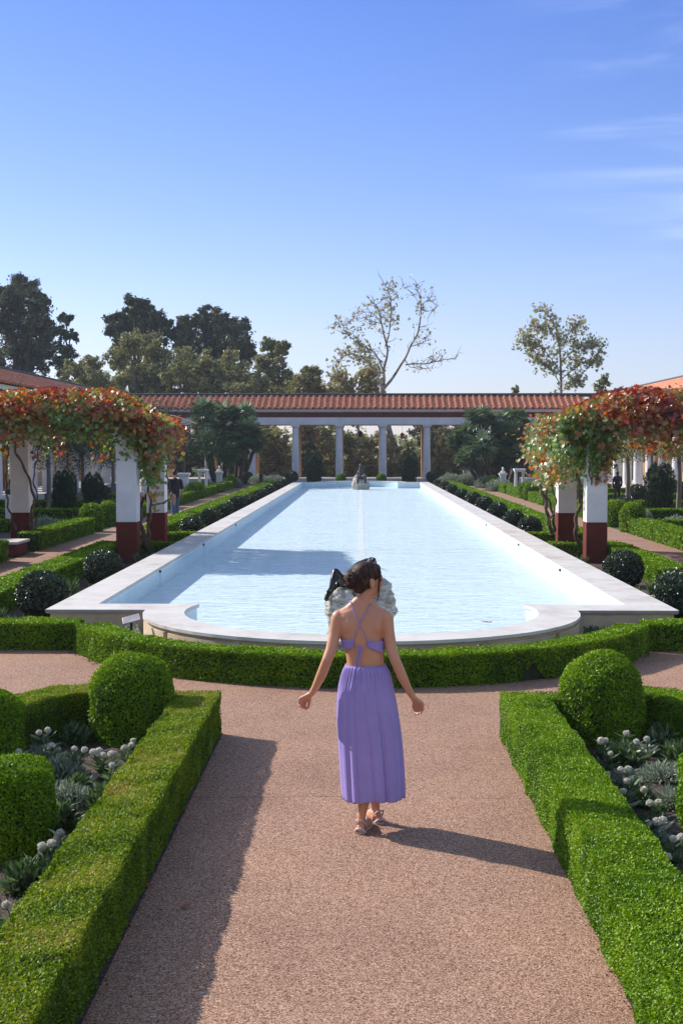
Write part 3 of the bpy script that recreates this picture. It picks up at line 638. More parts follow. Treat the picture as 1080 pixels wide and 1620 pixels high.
# ------------------------------------------------------------------ clipped domes and round shrubs
def dome_mb(r, h, leaf, seed, cover=1.8, sq=1.0, lump=.012):
    g = np.random.default_rng(seed); mb = MB(); hc = max(h - r * sq, 0)
    A = 2 * math.pi * r * hc + 2 * math.pi * r * r * 1.0; n = int(A * cover / (leaf * leaf * .28))
    k = g.random(n) < (2 * math.pi * r * hc) / A
    th = g.random(n) * 2 * math.pi; cz = g.random(n); sr = np.sqrt(1 - cz ** 2)
    P = np.where(k[:, None], np.stack([r * np.cos(th), r * np.sin(th), g.random(n) * hc], 1), np.stack([r * sr * np.cos(th), r * sr * np.sin(th), hc + r * sq * cz], 1))
    N = np.where(k[:, None], np.stack([np.cos(th), np.sin(th), 0 * th + .15], 1), np.stack([sr * np.cos(th), sr * np.sin(th), cz], 1))
    low = np.clip(P[:, 2] / (h * .3), 0, 1); P[:, :2] *= (.86 + .14 * low ** .6)[:, None]
    P += N * (wob(P + seed, 5 / max(r, .2) * .4) * lump * 1.6 + wob(P - seed, 14) * lump * .6)[:, None]
    P -= N * (g.random((n, 1)) ** 1.3 * leaf * 1.8); st = g.random(n) < .02; P[st] += N[st] * leaf
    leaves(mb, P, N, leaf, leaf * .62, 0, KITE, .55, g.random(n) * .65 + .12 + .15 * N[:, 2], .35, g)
    rr = r - .04; prof = [(rr * .8, 0), (rr, hc * .5), (rr, hc)] + [(rr * math.cos(a), hc + (rr * sq) * math.sin(a)) for a in np.linspace(.3, 1.5, 5)]
    lathe(mb, (0, 0, 0), prof, 16, 1); return mb
def place(mesh_o, loc, label, cat, group=None, rz=0, scl=1.0, used={}):
    if mesh_o.name in used: o = mesh_o.copy(); COL.objects.link(o)
    else: o = mesh_o; used[mesh_o.name] = 1
    o.location = loc; o.rotation_euler = (0, 0, rz); o.scale = (scl,) * 3
    for k in ('group',):
        if k in o.keys(): del o[k]
    return tag(o, label, cat, group)
bm_ = [M['box'], M['twig']]
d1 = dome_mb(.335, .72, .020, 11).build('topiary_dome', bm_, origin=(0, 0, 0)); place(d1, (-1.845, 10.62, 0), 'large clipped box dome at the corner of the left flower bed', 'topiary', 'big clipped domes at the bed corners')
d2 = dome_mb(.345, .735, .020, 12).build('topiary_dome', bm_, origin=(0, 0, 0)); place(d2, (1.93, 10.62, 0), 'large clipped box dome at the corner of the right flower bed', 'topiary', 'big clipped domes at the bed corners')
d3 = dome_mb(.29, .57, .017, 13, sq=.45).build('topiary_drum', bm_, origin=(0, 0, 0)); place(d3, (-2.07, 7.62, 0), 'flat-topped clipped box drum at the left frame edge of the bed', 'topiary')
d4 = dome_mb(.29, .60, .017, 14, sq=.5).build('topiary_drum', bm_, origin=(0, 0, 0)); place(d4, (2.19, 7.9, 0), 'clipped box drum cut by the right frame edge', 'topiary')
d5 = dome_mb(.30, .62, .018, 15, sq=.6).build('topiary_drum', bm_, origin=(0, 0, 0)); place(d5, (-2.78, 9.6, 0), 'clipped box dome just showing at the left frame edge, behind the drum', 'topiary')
# round dark shrubs along the pool
def ball_mb(r, leaf, seed):
    g = np.random.default_rng(seed); mb = MB(); n = int(4 * math.pi * r * r * 2.6 / (leaf * leaf * .3)); S = sphere_pts(n, g)
    P = S * r * (1 + wob(S * 3 + seed, 1.7)[:, None] * .05); P[:, 2] = np.maximum(P[:, 2], -r * .9); P *= np.array([1.02, 1.02, .95]); P += S * (g.random((n, 1)) - .75) * leaf * 1.5; P[:, 2] += r * .9
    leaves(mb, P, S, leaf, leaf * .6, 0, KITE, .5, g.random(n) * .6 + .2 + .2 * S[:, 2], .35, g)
    ellipsoid(mb, (0, 0, r * .9), (r * .88, r * .88, r * .84), 1, 14, 8); return mb
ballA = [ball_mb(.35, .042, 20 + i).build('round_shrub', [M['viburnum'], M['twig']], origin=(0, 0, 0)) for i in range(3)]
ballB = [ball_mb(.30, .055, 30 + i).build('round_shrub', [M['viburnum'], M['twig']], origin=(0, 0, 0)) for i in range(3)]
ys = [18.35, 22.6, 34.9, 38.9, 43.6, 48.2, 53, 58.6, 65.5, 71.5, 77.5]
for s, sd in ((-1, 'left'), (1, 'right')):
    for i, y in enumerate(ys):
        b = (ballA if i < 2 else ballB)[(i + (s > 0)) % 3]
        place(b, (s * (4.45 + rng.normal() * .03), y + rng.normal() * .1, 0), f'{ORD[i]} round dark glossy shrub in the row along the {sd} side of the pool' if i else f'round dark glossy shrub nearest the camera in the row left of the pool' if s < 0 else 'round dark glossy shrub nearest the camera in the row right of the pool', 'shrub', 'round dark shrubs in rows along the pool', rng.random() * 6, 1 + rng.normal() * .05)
domeS = [dome_mb(.34, .78, .05, 40 + i, 2.1).build('topiary_dome', bm_, origin=(0, 0, 0)) for i in range(2)]
for s, sd in ((-1, 'left'), (1, 'right')):
    for i, y in enumerate((37.4, 39.9, 59.6, 61.6, 77.4, 87.0)):
        place(domeS[i % 2], (s * 7.62, y, 0), f'{ORD[i]} clipped green dome from the front in the hedge row beyond the {sd} path', 'topiary', 'clipped domes in the outer hedge rows', rng.random() * 6, 1 + rng.normal() * .04)
# shrubs near the far colonnade
for px, r, lab in ((539, .36, 'small clipped green dome left of the far statue, at a column foot'), (603, .36, 'small clipped green dome right of the far statue, at a column foot')):
    q = at(px, 757, 84); place(domeS[0], (q.x, 84, 0), lab, 'topiary', 'clipped domes at the far column feet', 1, .95)
for px, y, lab in ((684, 86, 'round dark shrub at the foot of the far column right of the pool'), (461, 86, 'round dark shrub at the foot of the far column left of the pool'), (390, 84, 'round dark shrub below the left fan palms'), (752, 84, 'round dark shrub below the right fan palms')):
    q = at(px, 757, y); place(ballB[1], (q.x, y, .1), lab, 'shrub', None, 2, 1.35)
for px, y, sc_, lab in ((986.5, 44, 1.3, 'round grey-green shrub behind the paired domes on the right'), (1006, 55, 1.5, 'round green shrub below the small olive on the right'), (952, 48, 1.1, 'round green shrub behind the right pergola post'), (1068, 60, 1.6, 'round green shrub at the right frame edge before the cream wall'),
                      (160, 58, 1.3, 'round shrub in the shade beyond the paired left domes'), (222, 60, 1.3, 'round shrub seen under the left pergola by the path')):
    q = at(px, 780, y); place(ballB[int(px) % 3], (q.x, y, 0), lab, 'shrub', None, 1, sc_)

# upright clipped yews
def yew_mb(r, h, seed, leaf=.07):
    g = np.random.default_rng(seed); mb = MB(); n = 5200
    z = g.random(n); th = g.random(n) * 2 * math.pi; nst = 7; ph = g.random(nst) * 6.28
    prof = np.where(z < .75, .72 + .28 * np.sin(z / .75 * math.pi * .5), np.sqrt(np.clip(1 - ((z - .75) / .27) ** 2, 0, 1)))
    rr = r * prof * (1 + .10 * np.cos(th * 5 + ph[0]) + .06 * np.cos(th * 9 + ph[1] + z * 3)); rr *= 1 - g.random(n) ** 2 * .15
    P = np.stack([rr * np.cos(th), rr * np.sin(th), z * h * (1 + .05 * np.cos(th * 4 + ph[2]))], 1); N = np.stack([np.cos(th) * .5, np.sin(th) * .5, 0 * z + 1], 1)
    leaves(mb, P, N, leaf * 1.5, leaf * .35, 0, KITE, 1.0, g.random(n), .3, g)
    lathe(mb, (0, 0, 0), [(r * .6, 0), (r * .82, h * .5), (r * .75, h * .75), (r * .3, h * .9)], 12, 1); return mb
yews = [yew_mb(.42, 1.65, 50 + i).build('upright_yew', [M['cypress'], M['twig']], origin=(0, 0, 0)) for i in range(2)]
for px, py, y, sc_, lab in ((103, 820, 45, .92, 'upright dark clipped yew left, between the pergola posts'), (148, 812, 48, .85, 'dark upright yew to the right of the first one under the left pergola'), (1042, 818, 45.5, 1.08, 'upright bushy dark yew in sun near the right frame edge'),
                     (497, 762, 86, 1.0, 'dark upright yew between far columns left of the far statue'), (646, 762, 86, 1.0, 'dark upright yew right of the far statue, before the leaning sycamore trunk')):
    q = ground_at(px, py) if y < 60 else at(px, 757, y); place(yews[int(px) % 2], (at(px, py, y).x, y, 0), lab, 'shrub', 'upright clipped yews', px * .1, sc_ if y < 60 else 1.25)

# silver mounds (lavender, santolina)
def mound_mb(r, h, leafl, seed, n=2600):
    g = np.random.default_rng(seed); mb = MB(); S = sphere_pts(n, g); S[:, 2] = np.abs(S[:, 2]); rad = 1 - g.random((n, 1)) ** 2 * .5
    P = S * rad * np.array([r, r, h]) * (1 + .18 * wob(S * 4 + seed)[:, None]); leaves(mb, P, S + np.array([0, 0, .5]), leafl, leafl * .22, 0, KITE, .95, g.random(n), .4, g)
    ellipsoid(mb, (0, 0, 0), (r * .7, r * .7, h * .6), 1, 12, 6); return mb
mdS = [mound_mb(.6, .5, .11, 60 + i).build('lavender_bush', [M['silver'], M['twig']], origin=(0, 0, 0)) for i in range(2)]
i = 0
for px, py, y, sc_, lab in ((735, 752, 83, 1.4, 'silver-grey lavender bush at the far end, just right of the pool'), (712, 752, 83.5, 1.4, 'silver-grey lavender bush at the far end, beside the right pool corner'), (412, 755, 83, 1.3, 'silver-grey lavender bush at the far end, left of the pool corner'), (435, 755, 84, 1.2, 'silver-grey lavender bush between the left palms and the pool corner'),
                        (790, 765, 72, 1.3, 'silver-grey bush behind the white stone posts on the right'), (850, 780, 62, 1.3, 'silver-grey bush seen left of the right pergola posts'), (770, 760, 78, 1.3, 'silver-grey bush under the right palms'), (322, 765, 72, 1.2, 'grey lavender bush beside the left stone posts'), (365, 755, 78, 1.2, 'grey lavender bush under the left palms'),
                        (133, 778, 52, 1.1, 'grey lavender bush in shade beyond the left domes'), (72, 822, 36, .9, 'grey-leaved bush in shade behind the left pergola'), (1068, 828, 38, .8, 'grey-green bush at the right frame edge beyond the hedge'), (1012, 812, 43, .7, 'silver-grey bush at the foot of the right yew')):
    q = at(px, py, y); place(mdS[i % 2], (q.x, y, 0), lab, 'shrub', 'silver-grey bushes', px, sc_); i += 1
# small tufts between the pool shrubs
tf = []
for k in range(3):
    g = np.random.default_rng(70 + k); mb = MB(); n = 90; th = g.random(n) * 6.28; base = np.stack([np.cos(th), np.sin(th), 0 * th], 1) * g.random((n, 1)) * .1
    N = norm(np.stack([np.cos(th) * .5, np.sin(th) * .5, 0 * th + 1], 1)); leaves(mb, base + N * .09, N, .25, .022, 0, STRIP, 3.0, g.random(n), .35, g); tf.append(mb.build('strap_leaf_tuft', M['bedgreen'], origin=(0, 0, 0)))
i = 0
for s, sd in ((-1, 'left'), (1, 'right')):
    for y, dx in ((16.9, 0), (17.5, .5), (19.6, .1), (20.4, -.3), (21.2, .3), (23.8, .1), (24.9, .35), (26.2, -.1), (33.4, .1), (36.7, .1), (41, .1)):
        place(tf[i % 3], (s * (4.4 + dx), y, 0), f'strappy green tuft among the round shrubs {sd} of the pool, {ORD[i % 11]} from the front', 'plant', f'strappy tufts among the round shrubs {sd} of the pool', i * 1.3, .9 + .25 * ((i * 7) % 5) / 4); i += 1

# plants behind the curved hedge
low = MB(); g = np.random.default_rng(5)
for s, nm in ((-1, 'left'), (1, 'right')):
    low = MB(); n = 3800; a = (g.random(n) * .45 + .02); a = math.pi + a * 1.0 if s < 0 else 2 * math.pi - a; r = 2.68 + g.random(n) * .36
    P = np.stack([r * np.cos(a), 16.1 + r * np.sin(a), g.random(n) * .2 + .02], 1); P = P[P[:, 1] < 15.93]
    leaves(low, P, np.tile([0, 0, 1.], (len(P), 1)), .055, .014, 0, KITE, .9, g.random(len(P)), .4, g)
    tag(low.build('low_lavender', M['silver' if s < 0 else 'bedgreen'], origin=(s * 2.8, 15.3, 0)), f'low grey-green planting between the curved hedge and the pool wall on the {nm}', 'plant')

# ------------------------------------------------------------------ flower beds
def flower_plant(loc, heads, label, g, leafy=1.0, mat='bedgreen'):
    t = empty('flowering_plant', loc, label, 'plant', 'white-flowered plants in the beds beside the walk')
    st = MB(); lf = MB(); loc = np.array(loc)
    for hd in heads:
        hd = np.array(hd); mid = (loc + hd) / 2 + g.normal(size=3) * [.01, .01, 0]
        tube(st, [loc + [0, 0, -.02], mid, hd], [.004, .0035, .003], 5)
        n = int(16 * leafy); u = g.random(n); P = loc + (hd - loc) * (u[:, None] * .85 + .08); th = g.random(n) * 6.28
        N = np.stack([np.cos(th), np.sin(th), .55 + 0 * th], 1); leaves(lf, P + norm(N) * .035, N, .085, .017, 0, STRIP, 2.6, g.random(n), .3, g)
    n = int(22 * leafy); th = g.random(n) * 6.28; N = np.stack([np.cos(th), np.sin(th), .6 + 0 * th], 1); leaves(lf, loc + norm(N) * .06 + [0, 0, .04], N, .12, .022, 0, STRIP, 2.6, g.random(n), .3, g)
    st.build('stem', M['bedgreen'], t); lf.build('leaves', M[mat], t)
    for hd in heads:
        fl = MB(); S = sphere_pts(150, g); r = .017 * (1 + g.normal() * .2); P = S * r * np.array([1, 1, .85]) + np.array(hd) + [0, 0, .01]
        leaves(fl, P, S, .017, .014, 0, KITE, .5, g.random(150), .3, g); ellipsoid(fl, np.array(hd) + [0, 0, .01], (r * .9, r * .9, r * .75), 0, 10, 6, tone=.7)
        fl.build('flower_head', M['petal'], t)
g = np.random.default_rng(77)
FL = [('left', [[(62, 1161), (76, 1157)]]), ('left', [[(30, 1191)]]), ('left', [[(82, 1182)]]), ('left', [[(118, 1187), (134, 1188)]]), ('left', [[(148, 1192), (157, 1190), (163, 1197)]]), ('left', [[(177, 1195), (178, 1213)]]), ('left', [[(197, 1185), (208, 1181), (211, 1174)]]),
      ('left', [[(162, 1278)]]), ('left', [[(82, 1337), (67, 1342)]]), ('left', [[(10, 1434)]]), ('left', [[(19, 1466)]]), ('left', [[(96, 1320)]]),
      ('right', [[(908, 1161)]]), ('right', [[(950, 1174), (957, 1173)]]), ('right', [[(965, 1194)]]), ('right', [[(990, 1162)]]), ('right', [[(1006, 1175)]]), ('right', [[(1022, 1171)]]), ('right', [[(981, 1220), (993, 1219)]]), ('right', [[(991, 1238)]]), ('right', [[(985, 1254)]]), ('right', [[(1018, 1252)]]),
      ('right', [[(1027, 1273), (1041, 1272)]]), ('right', [[(984, 1279)]]), ('right', [[(1024, 1305)]]), ('right', [[(1038, 1302), (1047, 1300)]]), ('right', [[(1005, 1305)]]), ('right', [[(1064, 1330), (1077, 1327)]]), ('right', [[(1055, 1358)]]), ('right', [[(960, 1227)]])]
cl, cr = 0, 0
seq = {'left': [], 'right': []}
for sd, hh in FL:
    hs_ = [ground_at(px, py, .17 + .05 * g.random()) for px, py in hh[0]]; seq[sd].append(hs_)
for sd in seq:
    seq[sd].sort(key=lambda h: h[0].y)
    for i, hs_ in enumerate(seq[sd]):
        c = np.mean([list(h) for h in hs_], 0); nh = len(hs_); num = {1: 'one white globe flower', 2: 'two white globe flowers', 3: 'three white globe flowers'}[nh]
        flower_plant((c[0] + g.normal() * .02, c[1] + .03, .012), [tuple(h) for h in hs_], f'leafy plant with {num} in the {sd} bed, {ORD[i]} from the front', g, 1.0, 'silver' if (i % 4 == 3) else 'bedgreen')
for k, (px, py, r, h, m, lab) in enumerate(((92, 1222, .21, .13, 'silver', 'feathery silver mound in the middle of the left bed'), (70, 1198, .15, .12, 'silver', 'feathery silver mound at the back of the left bed'), (103, 1262, .18, .13, 'silver', 'feathery silver mound beside the left box drum'), (124, 1243, .09, .09, 'bedgreen', 'small bright green ferny mound beside the plank in the left bed'),
                                    (1050, 1226, .20, .11, 'silver', 'feathery silver mound in the middle of the right bed'), (1066, 1268, .14, .12, 'silver', 'feathery silver mound beside the right box drum'), (1072, 1200, .13, .16, 'bedgreen', 'leafy green plant at the right frame edge in the right bed'), (165, 1268, .10, .14, 'bedgreen', 'leafy green plant beside the hedge in the left bed'), (100, 1300, .11, .15, 'bedgreen', 'dark leafy plant in shade in the left bed'), (120, 1170, .11, .15, 'bedgreen', 'leafy green plant at the back of the left bed'), (1045, 1185, .12, .2, 'bedgreen', 'tall leafy plant at the back of the right bed'), (985, 1200, .13, .14, 'bedgreen', 'dark leafy plant left of the white flowers in the right bed'), (1002, 1262, .13, .13, 'bedgreen', 'leafy plant in the shade of the right hedge'), (40, 1395, .12, .14, 'bedgreen', 'dark leafy plant behind the left hedge near the front'))):
    q = ground_at(px, py, .05); o = mound_mb(r, h, .045 if m == 'silver' else .085, 80 + k, 900 if m == 'silver' else 260).build('ground_plant', [M[m], M['twig']], origin=(0, 0, 0)); o.location = (q.x, q.y, .012); tag(o, lab, 'plant')
for a, b, lab in (((118, 1262), (162, 1222), 'weathered wooden edging plank lying in the left flower bed'), ((985, 1228), (1008, 1262), 'weathered wooden edging plank lying in the right flower bed')):
    p0 = ground_at(*a, .03); p1 = ground_at(*b, .03); d = (p1 - p0); Ln = d.length; d.normalize(); mb = MB(); box(mb, 0, Ln, -.025, .025, 0, .035)
    o = mb.build('edging_plank', M['plank'], origin=(0, 0, 0)); o.location = (p0.x, p0.y, .013); o.rotation_euler = (0, 0, math.atan2(d.y, d.x)); bevel(o, .003); tag(o, lab, 'plank')
# fallen leaves
TV, TF = LOBED
for px, py, z, lab in ((143, 1050, .01, 'orange dead leaf on the path against the left of the curved hedge'), (880, 1072, .01, 'orange dead leaf on the path by the gap in the curved hedge'), (775, 985, .403, 'dry brown leaf lying on the inner edge of the rounded coping'), (287, 1433, .01, 'dead leaf on the walk against the left hedge foot'), (231, 1402, .01, 'small dead leaf at the left hedge foot'), (42, 868, .01, 'rusty dead leaves beside the left hedge end')):
    q = ground_at(px, py, z); s_ = .05 if py > 1000 else .12; mb = MB(); V = np.array([(x * s_, y * s_, abs(zz) * s_ * 1.2) for x, y, zz in TV]); mb.add(V, TF); mb.add(V - [0, 0, .0015], TF)
    o = mb.build('dead_leaf', M['pinkleaf'], origin=(0, 0, 0)); o.location = (q.x, q.y, z); o.rotation_euler = (0.15, .1, px); tag(o, lab, 'leaf', 'fallen leaves')

# leaf litter and crumbs of soil caught along the foot of the near hedges
g = np.random.default_rng(55); lit = MB(); n = 620; sgn = np.where(g.random(n) < .5, -1, 1); yy = 4.5 + 6.3 * g.random(n)
P = np.stack([sgn * (1.165 - np.abs(g.normal(size=n)) * .022), yy, .006 + 0 * yy], 1); leaves(lit, P, np.tile([0, 0, 1.], (n, 1)), .014, .009, 0, KITE, .1, g.random(n), .5, g)
th = np.radians(200 + 140 * g.random(300)); P = np.stack([(3.53 + np.abs(g.normal(size=300)) * .03) * np.cos(th), 16.48 + (3.53 + np.abs(g.normal(size=300)) * .03) * np.sin(th), .006 + 0 * th], 1); leaves(lit, P, np.tile([0, 0, 1.], (300, 1)), .022, .014, 0, KITE, .1, g.random(300), .5, g)
M['litter'] = mat_leaf('dry_leaf_litter', [(0, (.03, .018, .012)), (.6, (.12, .06, .03)), (1, (.28, .15, .07))], trans=.1, gloss=.02)
tag(lit.build('leaf_litter', M['litter'], origin=(0, 8, 0)), 'dry leaf litter caught along the foot of the near hedges', 'litter', kind='stuff')
# a strip of dark soil along the hedge feet
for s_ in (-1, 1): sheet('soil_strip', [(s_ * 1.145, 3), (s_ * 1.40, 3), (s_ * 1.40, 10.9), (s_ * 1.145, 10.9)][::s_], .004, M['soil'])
# ------------------------------------------------------------------ pergolas
def pillar(x, y, lab):
    t = empty('pergola_pillar', (x, y, 0), lab, 'pillar', 'white and maroon pergola pillars')
    mb = MB(); box(mb, x - .215, x + .215, y - .215, y + .215, 0, .84); bevel(mb.build('painted_base', M['maroon'], t), .012)
    mb = MB(); box(mb, x - .212, x + .212, y - .212, y + .212, .842, 2.62); bevel(mb.build('shaft', M['plaster'], t), .012)
    mb = MB(); box(mb, x - .26, x + .26, y - .26, y + .26, 2.622, 2.70); bevel(mb.build('capital', M['plaster'], t), .01)
def pergola(s, sd):
    for x, y, d in ((4.8, 27.3, 'front inner'), (4.8, 31.2, 'rear inner'), (8.0, 31.2, 'rear outer'), (8.0, 27.3, 'front outer')):
        pillar(s * x, y, f'{d} white square pillar with maroon base of the {sd} pergola')
    x0, x1 = sorted((s * 4.45, s * 9.3)); t = empty('pergola_timbers', (s * 6.5, 29.2, 2.7), f'weathered timber beams of the {sd} pergola under the vine', 'pergola')
    for y in (27.3, 31.2):
        mb = MB(); box(mb, x0, x1, y - .1, y + .1, 2.702, 2.9); bevel(mb.build('beam', M['wood'], t), .01)
    for k in range(9):
        x = x0 + .3 + k * (x1 - x0 - .6) / 8; mb = MB(); box(mb, x - .04, x + .04, 26.9, 31.6, 2.902, 3.0); mb.build('rafter', M['wood'], t)
    # vine --------------------------------------------------------
    g = np.random.default_rng(90 + s); v = empty('grape_vine', (s * 4.95, 27.6, 0), f'grape vine with red, orange and green leaves over the {sd} pergola', 'vine')
    P, N = [], []
    # top mass
    n = 13000 if s > 0 else 14500; x = s * ((4.0 if s > 0 else 4.2) + g.random(n) * 5.3); y = 26.7 + g.random(n) * 5.1
    inn = np.clip((np.abs(x) - 3.95 - .25 * (y > 29)) / 1.15, 0, 1); top = 2.72 + .80 * inn ** .6 + .13 * wob(np.stack([x, y, 0 * x], 1), 1.6) + .06 * wob(np.stack([x, y, 0 * x + 4], 1), 4.5)
    z = top - (g.random(n) ** 1.5) * .55
    edge = np.clip((y - 26.7) / .5, 0, 1); z -= (1 - edge) * .25 * g.random(n)
    P.append(np.stack([x, y, z], 1)); N.append(np.stack([g.normal(size=n) * .35, g.normal(size=n) * .35 - (1 - edge) * .9, 0 * x + .8], 1))
    # curtain on the near side, hanging strands of random length
    def strands(cnt, xs, ys_, z0, lmin, lmax, nn, dens=24, spread=.13, rednn=None):
        for i in range(cnt):
            bx, by = xs(), ys_(); ln = lmin + (lmax - lmin) * g.random() ** 1.7; m = int(ln * dens * 1.6) + 6; u = g.random(m)
            p = np.stack([bx + g.normal(size=m) * spread, by + g.normal(size=m) * spread, z0 + .25 - u * (ln + .25)], 1); P.append(p)
            N.append(np.tile(np.array(nn, float), (m, 1)) + g.normal(size=(m, 3)) * .3)
    U = lambda a, b: (lambda: a + (b - a) * g.random())
    xin, xout = s * 4.2, s * 9.4
    strands(90, U(xin, xout), U(26.75, 27.1), 2.95, .05, .55, (0, -1, .4), 34)
    strands(60, U(xin, xout), U(31.2, 31.7), 2.9, .2, .9, (0, -1, .4), 30)
    strands(60, U(s * 5.2, xout), U(27.6, 31), 2.9, .05, .55, (0, -1, .2), 20)
    # the pool side bulge, drooping lower
    strands(150, U(s * (4.15 if s > 0 else 4.4), s * 4.85), U(26.8, 31.4), 2.8, .2, .75 if s < 0 else 1.1, (-s, -.5, .4), 34, .13)
    strands(50, U(s * (3.85 if s > 0 else 4.1), s * 4.4), U(26.8, 28.6), 2.7, .2, .65 if s < 0 else 1.0, (-s, -.5, .4), 30, .11)
    if s > 0:
        strands(85, U(3.95, 4.5), U(27.5, 31.4), 2.65, .5, 1.2, (-1, -.5, .4), 34, .14)
        strands(16, U(4.7, 5.1), U(26.98, 27.06), 2.7, .5, 1.3, (0, -1, .3), 26, .07)
    else:
        strands(12, U(-4.45, -4.2), U(27.1, 27.7), 2.75, 1.0, 1.9, (0, -1, .3), 22, .09)
    P = np.concatenate(P); N = np.concatenate(N)
    hgt = np.clip((3.5 - P[:, 2]) / 1.5, 0, 1)
    tn = .38 + .26 * wob(P, .9) + .20 * wob(P + 5, 2.9) + g.normal(size=len(P)) * .15 + hgt * .30 - (.05 if s > 0 else .0)
    mb = MB(); leaves(mb, P, N, .095, .10, 0, LOBED, .35, np.clip(tn, 0, 1), .35, g); mb.build('foliage', M['grape'], v)
    # stems
    mb = MB()
    def stem(pts, r0, r1, mb=mb):
        A = np.array(pts, float); u = np.linspace(0, 1, len(A)); uu = np.linspace(0, 1, len(A) * 6)
        Q = np.stack([np.interp(uu, u, A[:, k]) for k in range(3)], 1)
        for _ in range(3): Q[1:-1] = (Q[:-2] + Q[1:-1] * 2 + Q[2:]) / 4
        Q[1:-1] += np.stack([np.sin(uu[1:-1] * 37) * .02, np.cos(uu[1:-1] * 29) * .02, 0 * uu[1:-1]], 1)
        tube(mb, Q, np.linspace(r0, r1, len(Q)) * (1 + .15 * np.sin(uu * 60)), 7)
    W = lambda px, py, y: tuple(at(px, py, y))
    if s < 0:
        stem([W(238, 878, 28.2), W(226, 845, 28), W(222, 810, 27.9), W(216, 770, 27.8), W(214, 735, 27.6), W(213, 700, 27.5)], .05, .03)
        stem([W(240, 876, 28.3), W(234, 840, 28.3), W(240, 800, 28.5), W(232, 760, 28.3), W(226, 700, 28.2)], .035, .02)
        stem([W(228, 850, 28.1), W(218, 815, 27.9), W(210, 770, 27.45), W(212, 735, 27.3), W(214, 700, 27.25)], .03, .02)
        stem([W(238, 800, 29), W(262, 795, 30), W(273, 785, 30.6), W(266, 760, 30.8), W(262, 720, 31)], .025, .015)
        stem([W(56, 848, 31), W(48, 820, 30.9), W(56, 790, 30.8), W(44, 750, 30.7), W(25, 715, 30.6), W(22, 690, 30.5)], .035, .025)
        stem([W(54, 846, 31), W(64, 800, 31), W(52, 760, 30.9), W(60, 720, 30.8), W(66, 690, 30.7)], .02, .015)
        stem([W(26, 838, 30.8), W(12, 800, 30.8), W(10, 750, 30.8), W(14, 700, 30.8)], .025, .015)
    else:
        stem([W(934, 868, 28.6), W(912, 858, 28.2), W(909, 830, 28.1), W(918, 790, 28.1), W(912, 750, 28), W(912, 700, 28)], .05, .03)
        stem([W(872, 845, 31.0), W(866, 820, 30.9), W(862, 790, 30.7), W(850, 760, 30.6), W(856, 730, 30.5), W(870, 700, 30.4)], .045, .03)
        stem([W(876, 842, 31.0), W(874, 810, 30.9), W(862, 780, 30.8), W(870, 750, 30.8), W(868, 700, 30.8)], .035, .02)
        stem([W(869, 843, 30.8), W(868, 825, 30.6), W(880, 800, 30.4), W(872, 760, 30.4), W(880, 700, 30.4)], .02, .015)
        stem([W(910, 810, 28), W(925, 790, 27.4), W(935, 770, 27.1), W(930, 730, 27.05), W(938, 690, 27.05)], .018, .01)
    for i in range(16):
        x = s * (4.3 + 4.8 * g.random()); stem([(x, 27 + 4 * g.random(), 3.02), (x + g.normal() * .6, 28 + 3 * g.random(), 3.1), (x + g.normal() * .8, 26.95, 2.85)], .02, .012)
    mb.build('stems', M['vine'], v)
pergola(-1, 'left'); pergola(1, 'right')
mb = MB(); box(mb, -9.6, -7.5, 28.7, 29.7, 0, .26, 0); o = mb.build('bench_base', M['maroon'], origin=(-8.5, 29.2, 0)); bevel(o, .01)
b_ = empty('low_bench', (-8.5, 29.2, 0), 'low maroon bench with pale top slab under the left pergola', 'bench'); o.parent = b_; o.location = (0, 0, 0)
mb = MB(); box(mb, -9.65, -7.45, 28.65, 29.75, .262, .32); bevel(mb.build('seat', M['lime'], b_), .01)

